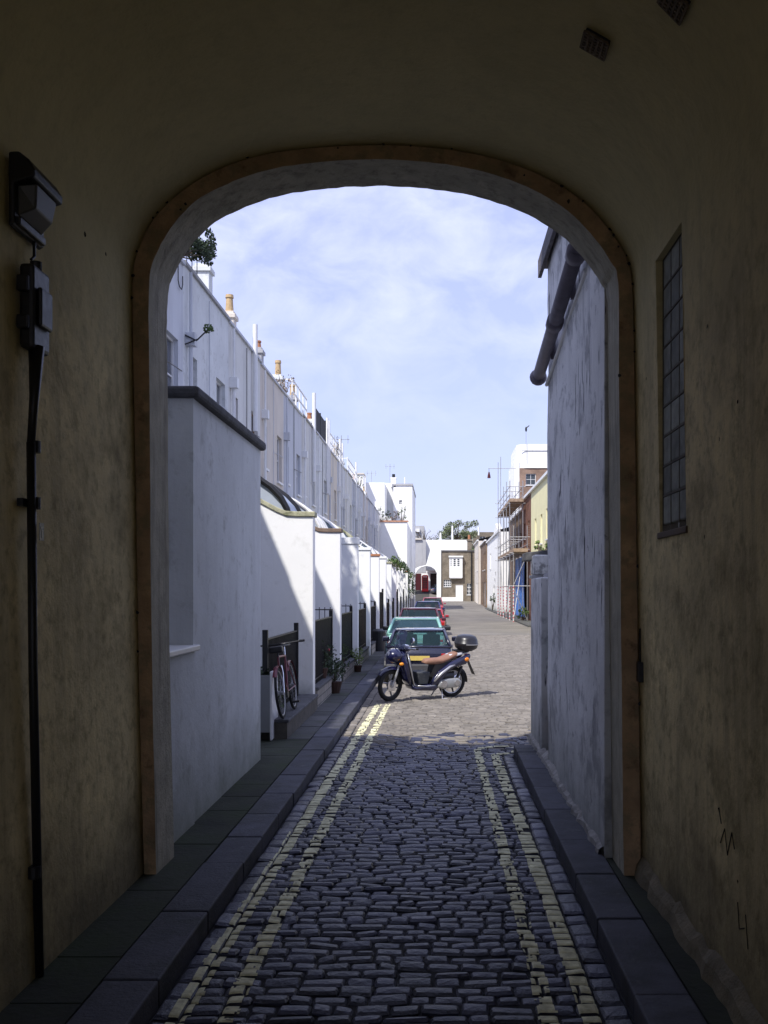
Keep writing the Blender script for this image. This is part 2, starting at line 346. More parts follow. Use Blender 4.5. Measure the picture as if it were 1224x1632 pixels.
while y < SETT_END:
    p = rnd.uniform(.100, .124)
    xl = -1.27 if y < 60 else -1.42
    xr = .80 if y < 12.6 else 6.2
    x = xl - rnd.uniform(0, .01)
    while x < xr - .06:
        w = rnd.choice((.11, .14, .16, .17, .19, .22)) * rnd.uniform(.9, 1.1)
        if x + w > xr - .05: w = xr - x
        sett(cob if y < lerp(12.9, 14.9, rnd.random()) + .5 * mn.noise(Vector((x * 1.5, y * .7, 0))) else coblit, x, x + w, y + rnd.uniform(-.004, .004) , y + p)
        x += w
    y += p
for xa, xb, ye in ((-1.415, -1.275, SETT_END), (.805, .945, 12.6)):
    y = -3.0
    while y < ye:
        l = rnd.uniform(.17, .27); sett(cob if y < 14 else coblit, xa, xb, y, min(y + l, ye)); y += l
struct(cob.build('cobblestones', settm)); struct(coblit.build('worn_sunlit_cobblestones', settlit))
ypaint = mat('worn_yellow_paint', (.76, .74, .48), rough=.75, var=.18, scale=14, bump=.3, stain=((.30, .28, .16), .7, 9, .45, .65))
for li, p in enumerate(paint): struct(p.build('yellow_line', ypaint))
# kerbs: separate stones
kerbm = mat('granite_kerb', (.062, .064, .082), rough=.7, var=.25, scale=6, bump=.5, bscale=40, island=.25, stain=((.03, .034, .03), .75, 2.2, .48, .66), stain2=((.15, .15, .16), .5, 7, .58, .7))
def kerb(xa, xb, ya, yb, top, seed):
    r = random.Random(seed); k = MB(); y = ya
    while y < yb:
        l = min(r.uniform(.75, 1.15), yb - y); dz = r.uniform(-.006, .006)
        k.box(xa + r.uniform(0, .01), xb - r.uniform(0, .01), y + .006, y + l - .006, gz(y) - .05, gz(y) + top + dz); y += l
    return k
struct(kerb(-1.72, -1.42, -6, 97.5, .115, 1).build('kerb', kerbm, bevel=.012))
struct(kerb(.95, 1.24, -6, 12.45, .115, 2).build('kerb', kerbm, bevel=.012))
struct(MB().box(.955, 1.9, 12.46, 12.78, -.05, .112).build('kerb', kerbm, bevel=.012))
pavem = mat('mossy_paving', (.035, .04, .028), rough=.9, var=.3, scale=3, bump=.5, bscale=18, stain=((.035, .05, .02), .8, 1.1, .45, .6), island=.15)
pv = MB(); rr_ = random.Random(9)
y = -6
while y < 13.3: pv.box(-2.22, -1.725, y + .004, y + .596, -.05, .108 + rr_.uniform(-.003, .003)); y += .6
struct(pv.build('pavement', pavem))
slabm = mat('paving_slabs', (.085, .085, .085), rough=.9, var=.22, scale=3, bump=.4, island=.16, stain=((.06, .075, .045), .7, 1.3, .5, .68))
pv = MB(); y = 13.3
while y < 97.4:
    for a in (-2.15,): pv.box(a, -1.725, y + .005, y + .6, -.05, .108 + rr_.uniform(-.003, .003))
    y += .605
struct(pv.build('pavement', slabm))
struct(MB().box(-5.44, -2.155, 7.44, 97, -.05, .10).build('forecourt', pavem))
struct(MB().box(1.245, 1.5, -6, 7.43, -.05, .10).build('pavement', pavem))
struct(MB().box(5.0, 6.2, 56, 128, -.05, .09).build('pavement', slabm))

# ------------------------------------------------------------------ archway building
AY, AB = 7.0, 7.43
Opx = [(231, 1420), (222, 1100), (217, 800), (212, 560), (212, 440), (222, 395), (245, 350), (285, 310), (340, 275), (410, 250), (490, 238), (570, 233), (640, 233), (720, 240), (800, 257), (870, 284), (930, 322), (972, 368), (998, 410), (1008, 455), (1012, 600), (1015, 850), (1019, 1120), (1023, 1420)]
Ipx = [(252, 1420), (245, 1100), (242, 800), (240, 560), (240, 455), (250, 410), (275, 365), (312, 325), (362, 297), (425, 275), (497, 263), (570, 258), (635, 258), (710, 265), (785, 281), (850, 306), (905, 340), (946, 382), (972, 420), (984, 455), (985, 600), (987, 850), (990, 1120), (993, 1420)]
def prof(px): return [(X_(a, AY), Z_(b, AY)) for a, b in catmull(px, 5)]
O = prof(Opx); I = prof(Ipx)
r2 = random.Random(3)
I = [(x + r2.gauss(0, .0012), z + r2.gauss(0, .0012)) for x, z in I]
bld = thing('archway_building', 'rendered building over the dark vaulted archway framing the lane', 'building', (0, 3, 0))
TB = -4.6
spl = [i for i, p in enumerate(O) if p[1] > 4.2]; sL, sR = spl[0], spl[-1]
nT = 14
m_ = MB(); m_.loft([[(x, lerp(AY, TB, k / nT), z) for x, z in O[sL:sR + 1]] for k in range(nT + 1)], close=False)
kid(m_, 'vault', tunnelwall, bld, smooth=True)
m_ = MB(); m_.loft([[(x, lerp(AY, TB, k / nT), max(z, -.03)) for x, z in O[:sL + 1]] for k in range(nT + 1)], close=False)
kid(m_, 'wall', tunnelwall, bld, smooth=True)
# right wall with the glazed slit left open
WY0, WY1, WZ0, WZ1 = 5.60, 6.27, 2.45, 4.17
Rp = O[sR:]
def xr_at(z):
    for (xa, za), (xb, zb) in zip(Rp, Rp[1:]):
        if zb <= z <= za: return lerp(xa, xb, (za - z) / (za - zb))
    return Rp[0][0] if z > Rp[0][1] else Rp[-1][0]
m_ = MB(); zs = sorted(set([-.03, .6, 1.2, 1.9, WZ0, 3.0, 3.6, WZ1, Rp[0][1]])); yy_ = [AY, WY1, WY0, 4, 2, 0, -4, -8, TB]
for a, b in zip(yy_, yy_[1:]):
    for z0, z1 in zip(zs, zs[1:]):
        if a == WY1 and z0 >= WZ0 - 1e-6 and z1 <= WZ1 + 1e-6: continue
        m_.quad((xr_at(z0), a, z0), (xr_at(z0), b, z0), (xr_at(z1), b, z1), (xr_at(z1), a, z1))
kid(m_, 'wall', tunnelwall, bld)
wx0, wx1 = xr_at(WZ0), xr_at(WZ1); dd = .09
win = MB()
win.quad((wx0, WY0, WZ0), (wx0 + dd, WY0, WZ0), (wx0 + dd, WY1, WZ0), (wx0, WY1, WZ0)); win.quad((wx1, WY0, WZ1), (wx1, WY1, WZ1), (wx1 + dd, WY1, WZ1), (wx1 + dd, WY0, WZ1))
win.quad((wx0, WY0, WZ0), (wx1, WY0, WZ1), (wx1 + dd, WY0, WZ1), (wx0 + dd, WY0, WZ0)); win.quad((wx0, WY1, WZ0), (wx0 + dd, WY1, WZ0), (wx1 + dd, WY1, WZ1), (wx1, WY1, WZ1))
wo = kid(win, 'window', tunnelwall, bld)
gb = MB(); fr_ = MB(); nz = 9
blockglass = mat('glass_blocks', (.24, .25, .22), rough=.7, var=.35, scale=9, bump=.4, bscale=12, island=.35, spec=.15)
for k in range(nz):
    z0 = lerp(WZ0 + .05, WZ1, k / nz); z1 = lerp(WZ0 + .05, WZ1, (k + 1) / nz)
    for q in range(3):
        a = lerp(WY0 + .02, WY1 - .02, q / 3); b = lerp(WY0 + .02, WY1 - .02, (q + 1) / 3)
        gb.box(wx1 + .043, wx1 + .09, a + .005, b - .005, z0 + .005, z1 - .005)
    fr_.box(wx1 + .04, wx1 + .09, WY0 + .02, WY1 - .02, z1 - .006, z1 + .006)
for q in range(4): a = lerp(WY0 + .012, WY1 - .012, q / 3); fr_.box(wx1 + .042, wx1 + .09, a - .004, a + .004, WZ0, WZ1)
o = gb.build('pane', blockglass, wo, bevel=.01); o = fr_.build('frame', mat('dirty_frame', (.10, .085, .06)), wo)
sill_ = MB().box(wx0 - .012, wx0 + .14, WY0 - .03, WY1 + .03, WZ0 - .03, WZ0 + .01); sill_.build('sill', mat('brown_sill', (.12, .08, .05), var=.3), wo, bevel=.006)
# arch ring, soffit, far face
m_ = MB(); n = len(O)
m_.loft([[(x, AY, z) for x, z in O], [(x, AY - .035, z) for x, z in [(lerp(a[0], b[0], .1), lerp(a[1], b[1], .1)) for a, b in zip(O, I)]], [(x, AY - .035, z) for x, z in I]], close=False)
kid(m_, 'arch_surround', orange, bld)
m_ = MB(); r3 = random.Random(8)
rows_ = []
for k in range(5):
    yk = lerp(AY - .035, AB, k / 4); rows_.append([(x + (r3.gauss(0, .0018) if k else 0), yk, z + (r3.gauss(0, .0018) if k else 0)) for x, z in I])
m_.loft(rows_, close=False); kid(m_, 'arch_reveal', reveal, bld, smooth=True)
m_ = MB()
outer = []
for x, z in I:      # far face, from the opening out to the big rectangle
    t = (x - I[0][0]) / (I[-1][0] - I[0][0])
    if z < 3.9: outer.append((-12 if x < 0 else 9, AB, z))
    else: outer.append((lerp(-12, 9, min(1, max(0, t))), AB, 9.26))
m_.loft([[rows_[-1][i] for i in range(n)], outer], close=False)
kid(m_, 'outer_wall', white2, bld)
m_ = MB(); m_.box(-12, -3.17, TB, AB + .01, 9.2, 9.27); m_.box(-3.17, 9, TB, AB, 11.4, 11.5); m_.box(-3.17, 9, AB - .12, AB + .004, 9.2, 11.4); m_.box(-3.25, -3.17, TB, AB, 9.27, 11.5)
m_.box(-12, 9, TB, TB + .1, 5.2, 9.26); m_.box(-12, -2.3, TB, TB + .1, 0, 5.2); m_.box(1.6, 9, TB, TB + .1, 0, 5.2)
kid(m_, 'roof', slate, bld)
# rough cement fillet at the foot of the right wall
m_ = MB(); r5 = random.Random(5); rings = []
for k in range(40):
    yk = lerp(AY - .05, 2.2, k / 39); w = .04 + .03 * r5.random(); h = .11 + .05 * r5.random() + .04 * mn.noise(Vector((yk * 2, 0, 0))); x0 = xr_at(.2) - .003
    rings.append([(x0, yk, .1), (x0 - w, yk, .1), (x0 - w * .7, yk, .1 + h * .55), (x0, yk, .1 + h)])
m_.loft(rings, close=False); kid(m_, 'skirting', mat('rough_cement', (.20, .17, .11), var=.3, scale=6, bump=.6), bld)
rc = random.Random(15)
for _ in range(34):
    i_ = rc.randrange(4, n - 5); t_ = rc.uniform(-.25, .12) if rc.random() < .75 else rc.uniform(.2, .95); cx_, cz_ = lerp(O[i_][0], I[i_][0], max(.02, t_)), lerp(O[i_][1], I[i_][1], max(.02, t_)); q_ = rc.uniform(.006, .016)
    kid(MB().add([(cx_ + q_ * rc.uniform(.5, 1.4) * math.cos(a * .9), AY - .039, cz_ + q_ * rc.uniform(.5, 1.3) * math.sin(a * .9)) for a in range(7)], [tuple(range(7))]), 'chip', black, bld)
# plaster chips and small holes (dark bare patches), built as shallow flakes on the wall
chips = MB(); r6 = random.Random(11)
chipm = mat('bare_dark_chip', (.02, .017, .012), rough=1, spec=0)
def chip_left(px, py, s):
    chips = MB()
    Y = 2.1 * F / (VX - px); c = (X_(px, Y) + .006, Y, Z_(py, Y)); pts = []
    for k in range(7):
        a = 2 * math.pi * k / 7; q = s * r6.uniform(.6, 1.2); pts.append((c[0], c[1] + q * 1.2 * math.cos(a), c[2] + q * math.sin(a)))
    kid(chips.add(pts, [tuple(range(7))]), 'plaster_chip', chipm, bld)
for a in ((134, 374, .018), (167, 405, .014), (18, 1372, .035), (8, 1378, .02), (130, 1470, .03), (240, 1250, .03)):
    chip_left(*a)
def chip_right(py, Y, s):
    chips = MB()
    z = Z_(py, Y); c = (xr_at(z) - .006, Y, z); pts = []
    for k in range(7):
        a = 2 * math.pi * k / 7; q = s * r6.uniform(.5, 1.3); pts.append((c[0], c[1] + q * math.cos(a), c[2] + q * math.sin(a)))
    kid(chips.add(pts, [tuple(range(7))]), 'plaster_chip', chipm, bld)
for a in ((520, 5.1, .012), (603, 6.6, .012), (700, 4.9, .01), (1290, 5.0, .02), (1405, 4.7, .012), (640, 4.6, .012), (856, 5.2, .012)): chip_right(*a)
r7 = random.Random(2)
grm = mat('faded_marker', (.06, .05, .035), var=.3)
for (a, b) in (((4.98, .93), (5.02, 1.0)), ((5.0, .83), (4.92, .92)), ((4.92, .92), (4.88, .80)), ((4.88, .80), (4.80, .93)), ((4.80, .93), (4.76, .86)), ((4.72, .62), (4.70, .50)), ((4.70, .50), (4.62, .53)), ((4.6, .6), (4.57, .45))):
    kid(MB().tube([(xr_at(a[1]) - .001, a[0], a[1]), (xr_at(b[1]) - .001, b[0], b[1])], .0035, 5), 'graffiti_stroke', grm, bld)

# things on the archway walls
XL = -2.1
def wl(px, py):                 # a point on the left tunnel wall
    Y = 2.1 * F / (VX - px); return Y, Z_(py, Y)
lamp = thing('bulkhead_lamp', 'dark hooded bulkhead lamp with grimy glass high on left archway wall', 'wall lamp', (XL - .035, 5.12, 4.10)); lamp.scale = (1, .82, .72)
fr1 = [(-.0, .20), (.0, .16)]
m_ = MB()
hood = [(0, -.27), (0, .24), (.05, .245), (.10, .19), (.13, .12), (.13, .07), (.03, .03), (.03, -.25)]   # x out, z up
m_.prism([(x, z) for x, z in hood], -.23, .23); m_.build('housing', black, lamp, bevel=.012)
m_ = MB().loft([[(.03, -.18, -.18), (.03, .18, -.18), (.03, .18, .03), (.03, -.18, .03)], [(.105, -.13, -.11), (.105, .13, -.11), (.12, .16, .05), (.12, -.16, .05)]])
m_.build('lamp_glass', glass('grimy_lamp_glass', (.07, .07, .062), rough=.5), lamp, bevel=.01)
MB().box(0, .05, -.20, .20, -.25, -.19).build('bracket', black, lamp, bevel=.01)
MB().tube([(.02, .1, -.24), (.02, .10, -.36), (.02, .05, -.40)], .009, 6).build('cable', black, lamp)
jy, jz = wl(58, 497)
jb = thing('junction_box', 'black cast junction box below the lamp on left archway wall', 'electrical box', (XL - .03, jy - .03, jz)); jb.scale = (1, .85, 1)
m_ = MB(); m_.box(0, .075, -.14, .12, -.22, .21); m_.build('housing', black, jb, bevel=.02)
MB().box(.075, .10, -.09, .09, -.10, .10).build('cover', black, jb, bevel=.02)
[MB().box(*q).build('clamp', black, jb, bevel=.008) for q in ((0, .06, -.18, -.14, .06, .14), (0, .06, -.18, -.14, -.13, -.06), (0, .05, .12, .16, -.18, -.02))]
MB().tube([(.04, .0, .21), (.04, .0, .25)], .03, 12).build('gland', black, jb)
pp = thing('conduit_pipe', 'thin black conduit pipe running down left archway wall from junction box', 'pipe', (XL - .02, 5.09, .11))
z0 = jz - .22 - .11
MB().tube([(.05, .03, z0 + .02), (.05, .0, z0 - .25), (.05, -.04, z0 - .48)], [.04, .024, .02], 10).build('tapered_head', black, pp, smooth=True)
MB().tube([(.05, -.04, z0 - .48), (.052, -.02, 1.6), (.06, .04, 0)], .023, 12).build('pipe', black, pp, smooth=True)
for z in (Z_(803, 5.12) - .11, .55, z0 - .5): MB().tube([(.053, -.01, z - .03), (.053, -.01, z + .03)], .033, 12).build('collar', black, pp)
MB().box(0, .03, -.09, .09, Z_(803, 5.12) - .13, Z_(803, 5.12) - .09).build('bracket', black, pp)
zl = Z_(848, 5.12) - .11
st = MB().box(.082, .086, -.02, .035, zl - .045, zl + .045).build('sticker', simple('sticker_white', (.5, .48, .42), .6), pp)
mk = MB().box(.0862, .0875, -.008, .026, zl + .012, zl + .026).box(.0862, .0875, .0, .012, zl - .032, zl + .012); mk.build('marking', blackplastic, st)
# ceiling vent grille, on the vault
def vault_z(x):
    for (xa, za), (xb, zb) in zip(O[sL:sR], O[sL + 1:]):
        if xa <= x <= xb: return lerp(za, zb, (x - xa) / (xb - xa)), math.atan2(zb - za, xb - xa)
def vent(Y, x, label, w=.14, l=.15):
    z, ang = vault_z(x); t = thing('vent_grille', label, 'vent', (x, Y, z)); t.rotation_euler = (0, -ang, 0)
    MB().box(-w / 2, w / 2, -l / 2, l / 2, -.018, .02).build('backing', blackplastic, t)
    s = MB()
    for k in range(7): s.box(-w / 2 + .004, w / 2 - .004, -l / 2 + k * l / 6 - .006, -l / 2 + k * l / 6 + .006, -.028, -.016)
    for k in range(6): s.box(-w / 2 + k * w / 5 - .006, -w / 2 + k * w / 5 + .006, -l / 2, l / 2, -.03, -.018)
    s.build('grille', mat('rusty_grille', (.16, .12, .08), var=.4, scale=30), t); return t
# solve where the line of sight to the photo's vent meets the vault
def hit(px, py):
    Y = 2.0
    while Y < 7:
        x = X_(px, Y); v = vault_z(x) if O[sL][0] < x < O[sR][0] else None
        if v and Z_(py, Y) >= v[0]: return Y, x
        Y += .01
    return 6, 1
Yv, xv = hit(951, 65); vent(Yv, xv, 'small square metal vent grille in the vault above the arch, whole in view')
Yv, xv = hit(1078, -2); vent(Yv, xv, 'small dark vent grille cut off by the top edge of the photo')
sw = thing('wall_socket_box', 'small black box low on right archway wall beside the orange arch', 'electrical box', (xr_at(1.6), 6.88, Z_(1071, 6.88)))
MB().box(-.03, .01, -.04, .06, -.07, .07).build('housing', black, sw, bevel=.008); MB().tube([(-.012, .01, .07), (-.012, .02, .3)], .006, 6).build('cable', black, sw)

# ------------------------------------------------------------------ frames for facades
def frX(X): return lambda u, v, n: (X + n, u, v)       # faces +x, u along y
def frXn(X): return lambda u, v, n: (X - n, u, v)      # faces -x
def frY(Y): return lambda u, v, n: (u, Y - n, v)       # faces the camera
def wallgrid(fr, u0, u1, v0, v1, holes, depth=.18):
    mb = MB(); us = sorted(set([u0, u1] + [h[0] for h in holes] + [h[1] for h in holes])); vs = sorted(set([v0, v1] + [h[2] for h in holes] + [h[3] for h in holes]))
    for a, b in zip(us, us[1:]):
        for c, d in zip(vs, vs[1:]):
            if any(h[0] - 1e-6 <= a and b <= h[1] + 1e-6 and h[2] - 1e-6 <= c and d <= h[3] + 1e-6 for h in holes): continue
            mb.quad(fr(a, c, 0), fr(b, c, 0), fr(b, d, 0), fr(a, d, 0))
    for (a, b, c, d) in [h[:4] for h in holes]:
        for p, q in (((a, c), (b, c)), ((b, c), (b, d)), ((b, d), (a, d)), ((a, d), (a, c))):
            mb.quad(fr(*p, 0), fr(*q, 0), fr(*q, -depth), fr(*p, -depth))
    return mb
def window(root, fr, a, b, c, d, depth=.16, cols=2, rows=2, fm=None, gm=None, sill=True, barw=.035, off=None):
    fm = fm or whitepaint; gm = gm or windowglass; e = depth; f = MB(); w = .05
    f.fbox(fr, a, a + w, c, d, -e, -e + .06).fbox(fr, b - w, b, c, d, -e, -e + .06).fbox(fr, a + w, b - w, c, c + w, -e, -e + .06).fbox(fr, a + w, b - w, d - w, d, -e, -e + .06)
    fo = kid(f, 'window', fm, root)
    g_ = MB().fbox(fr, a + w, b - w, c + w, d - w, -e + .01, -e + .02); pane = g_.build('pane', gm, fo)
    bars = MB()
    for i in range(1, cols): u = lerp(a, b, i / cols); bars.fbox(fr, u - barw / 2, u + barw / 2, c + w, d - w, -e + .022, -e + .05)
    for i in range(1, rows): v = lerp(c, d, i / rows); bars.fbox(fr, a + w, b - w, v - barw / 2, v + barw / 2, -e + .021, -e + .048)
    if cols > 1 or rows > 1: bars.build('glazing_bar', fm, fo)
    if sill: MB().fbox(fr, a - .05, b + .05, c - .07, c, -e + .061, .07).build('sill', fm, fo)
    return fo

# ------------------------------------------------------------------ left: first wall beside the arch
fw = thing('garden_wall', 'tall grey-white rendered wall with dark coping right beyond the arch on the left', 'wall', (-2.3, 10, 0))
kid(MB().box(-5.4, -2.1, 8.5, 11.7, -.05, 3.735), 'wall', white, fw)
kid(MB().box(-4.2, -2.085, 7.44, 8.498, -.05, 1.58), 'plinth_wall', white, fw, bevel=.01)
kid(MB().box(-4.2, -2.05, 7.44, 8.55, 1.582, 1.63), 'ledge', whitepaint, fw, bevel=.01)
m_ = MB(); m_.box(-5.4, -2.04, 8.44, 11.76, 3.737, 3.835); kid(m_, 'coping', darkstone, fw, bevel=.03)

# ------------------------------------------------------------------ left terrace
XF, RZ = -5.44, 9.0
PY = [16.6 + 4.55 * k for k in range(16)]
HB = [7.46, 12.05] + PY + [91.0]
ords = ['first', 'second', 'third', 'fourth', 'fifth', 'sixth', 'seventh', 'eighth', 'ninth', 'tenth', 'eleventh', 'twelfth', 'thirteenth', 'fourteenth', 'fifteenth', 'sixteenth', 'seventeenth', 'eighteenth']
hm = [white2, white2, offwhite, white, white2, cream, offwhite, white2, white, cream, offwhite, white2, offwhite, white, cream, white2, offwhite]
hn = ['aged white', 'aged white', 'pale grey', 'white', 'aged white', 'cream', 'pale grey', 'aged white', 'white', 'cream', 'pale grey', 'aged white', 'pale grey', 'white', 'cream', 'aged white', 'pale grey']
rh = random.Random(21)
fL = frX(XF)
vents_ = [(4, 28.9, 9.8, .07), (7, 42.5, 10.5, .08), (8, 47.5, 10.3, .06), (8, 48.3, 10.3, .05), (10, 53.6, 10.2, .06), (10, 55.0, 10.2, .05), (12, 64.0, 10.3, .06), (14, 72.0, 10.2, .06)]
chim = {3: (25.2, 10.3, white, None, 0), 4: (28.2, 9.95, cream, buff, .5), 5: (32.6, 10.0, greyr, terracotta, .25), 6: (36.7, 10.0, white, buff, .55), 7: (40.3, 9.95, greyr, buff, .45), 8: (45.6, 9.9, white, terracotta, .3), 10: (56.4, 9.9, cream, buff, .4), 11: (60.3, 9.9, white, buff, .4), 13: (69.5, 9.8, greyr, terracotta, .4), 15: (79.0, 9.9, cream, buff, .4)}
for i in range(len(HB) - 1):
    a, b = HB[i], HB[i + 1]
    h = thing('mews_house', '%s rendered two-storey house, %s of the left terrace from the arch' % (hn[i % 17], ords[i]), 'house', (XF, a, 0), group='terraced houses along the left side')
    holes = [(a + 3.15, a + 4.15, 5.75, 7.3), (a + .75, a + 1.22, 5.9, 7.25)]
    if i < 1: holes = []
    if i == 1: holes = [(a + 2.6, a + 3.4, 5.7, 7.2)]
    door = [(a + .9, a + 1.8, .1, 2.2), (a + 2.6, a + 3.9, 1.0, 2.3)]
    topz = RZ + rh.uniform(-.05, .06)
    kid(wallgrid(fL, a, b, 0, topz, holes + (door if i > 1 else [])), 'wall', hm[i % 17], h)
    for hh in holes: window(h, fL, *hh, cols=2 if hh[1] - hh[0] > .7 else 1, rows=2, gm=rh.choice([greyglass, windowglass, curtain]), fm=whitepaint if i != 4 else wood)
    if i > 1:
        window(h, fL, *door[1], cols=3, rows=2)
        d = kid(MB().fbox(fL, door[0][0], door[0][1], .1, 2.2, -.16, -.11), 'door', [whitepaint, black, reddoor][i % 3], h)
    cp = kid(MB().box(XF - .28, XF + .06, a, b, topz, topz + .07), 'coping', [offwhite, offwhite, white2, greyr][i % 4] if i > 2 else offwhite, h)
    kid(MB().box(-13, XF - .29, a, b, topz - .35, topz - .3).box(-13, -12.9, a, b, 0, topz - .35), 'roof', slate, h)
    # downpipe with hopper
    if i > 0:
        pyy = a + [.25, .35, .2, .3][i % 4]; ztop = topz - .02
        dpm = whitepaint if i % 3 else offwhite
        dp = kid(MB().tube([(XF + .09, pyy, 3.9), (XF + .09, pyy, 7.35)], .045, 8).box(XF + .0, XF + .2, pyy - .12, pyy + .12, 7.35, 7.62).tube([(XF + .09, pyy, 7.62), (XF + .09, pyy, topz - .1)], .035, 8), 'downpipe', dpm, h)
        for (hi, vy, vz, vr) in vents_:
            if hi == i: kid(MB().tube([(XF + .1, vy, 6.7), (XF + .1, vy, vz)], vr, 10), 'vent_pipe', whitepaint, h)
        kid(MB().tube([(XF + .03, a + 2.3, 4.2), (XF + .03, a + 2.3, 8.9)], .012, 5).tube([(XF + .03, a + 2.3, 6.6), (XF + .03, b - .2, 6.7)], .01, 5), 'cable', [blackplastic, offwhite][i % 2], h)
    # chimney stack with pots
    if i in chim:
        cy, ct, cm, pm, hgt = chim[i]; cx = XF - .5
        ch = kid(MB().box(cx - .20, cx + .16, cy - .2, cy + .2, topz - .3, ct).box(cx - .25, cx + .21, cy - .25, cy + .25, ct - .2, ct - .08), 'chimney', cm, h, bevel=.01)
        if pm: MB().tube([(cx, cy, ct), (cx, cy, ct + hgt * .8), (cx, cy, ct + hgt * .82), (cx, cy, ct + hgt)], [.12, .095, .12, .11], 12).build('chimney_pot', pm, ch)

# party walls
def topprof():
    pts = [(-2.1, 3.32), (-2.35, 3.32), (-2.55, 3.33), (-2.72, 3.40), (-3.0, 3.55), (-3.4, 3.78), (-4.0, 4.0), (-5.43, 4.1)]
    return pts
copm = [mossy, brownc, brightwhite, brightwhite, terracotta, brightwhite, mossy]
copn = ['mossy cream', 'brown', 'white', 'white', 'terracotta', 'white', 'mossy']
for k, y0 in enumerate(PY):
    tp = topprof()
    if k >= 2: tp = [(x, 3.30 if x > -2.9 else z) for x, z in tp]
    dz = [0, 0, -.02, .0, -.03, .03, -.05][k % 7]
    pw = thing('party_wall', 'bright white projecting wall with %s coping, %s of its row from the arch' % (copn[k % 7], ords[k]), 'wall', (-2.1, y0, .1), group='projecting party walls on the left')
    poly = [(x, z + dz) for x, z in tp] + [(-5.43, .05), (-2.1, .05)]
    kid(MB().prism(poly, y0, y0 + .26), 'wall', brightwhite, pw, bevel=.012)
    c = MB(); ring = []
    for yy in (y0 - .03, y0 + .29):
        ring.append([(x + (.03 if j == 0 else 0), yy, z + dz + .001) for j, (x, z) in enumerate(tp)] + [(x + (.03 if j == 0 else 0), yy, z + dz + (.085 if k != 2 else .17)) for j, (x, z) in reversed(list(enumerate(tp)))])
    c.loft(ring); kid(c, 'coping', copm[k % 7], pw, bevel=.012)
    # front area between this wall and the next
    y1 = PY[k + 1] if k + 1 < len(PY) else 90.9
    if k < 15:
        dw = thing('dwarf_wall', 'low rubble stone wall under railings, between the %s and next projecting walls' % ords[k], 'wall', (-2.2, y0 + .3, .1), group='low stone walls below the railings')
        kid(MB().box(-2.28, -2.06, y0 + .27, y1 - 1.15, .05, .40), 'wall', stonewall, dw)
        kid(MB().box(-2.30, -2.04, y0 + .27, y1 - 1.13, .402, .45), 'coping', darkstone, dw, bevel=.008)
# railings
def railing(y0, y1, zb, zt, label, X=-2.17, gatey=None):
    r = thing('railing', label, 'railing', (X, y0, zb), group='black iron railings along the front areas')
    b = MB(); y = y0 + .08
    while y < y1 - .05: b.box(X - .009, X + .009, y - .009, y + .009, zb, zt); y += .105
    kid(b, 'bars', black, r)
    kid(MB().box(X - .022, X + .022, y0, y1, zt, zt + .018).box(X - .018, X + .018, y0, y1, zb + .08, zb + .098), 'rail', black, r)
    for yy in (y0, y1):
        kid(MB().box(X - .035, X + .035, yy - .035, yy + .035, zb, zt + .14), 'post', black, r)
    return r
railing(13.4, 16.3, .36, 1.42, 'black iron railing with the bicycle beside it, nearest to the arch', X=-2.34)
for k, y0 in enumerate(PY[:15]):
    y1 = PY[k + 1]
    railing(y0 + .42, y1 - 1.2, .45, 1.55 + (.45 if k in (4, 7, 9) else 0), 'black iron railing between the %s and next projecting walls' % ords[k])
    if k < 9:
        rs = thing('side_railing', 'thin black gate railing set back behind the %s projecting wall' % ords[k], 'railing', (-3, y1 - .9, .1), group='gate railings')
        b = MB()
        for q in range(9): b.tube([(-2.2 - q * .11, y1 - 1.05, .1), (-2.2 - q * .11, y1 - 1.05, 1.75)], .008, 4)
        kid(b, 'bars', black, rs); kid(MB().tube([(-2.15, y1 - 1.05, 1.7), (-3.15, y1 - 1.05, 1.7)], .012, 5), 'rail', black, rs)
dw = thing('dwarf_wall', 'low dark stone kerb wall below the railing with the bicycle', 'wall', (-2.2, 13.4, .1), group='low stone walls below the railings')
kid(MB().box(-2.42, -2.03, 13.3, 16.58, .05, .32), 'wall', mat('dark_rubble', (.10, .09, .075), var=.3, scale=6, bump=.6), dw); kid(MB().box(-2.44, -2.01, 13.3, 16.58, .322, .365), 'coping', darkstone, dw, bevel=.01)

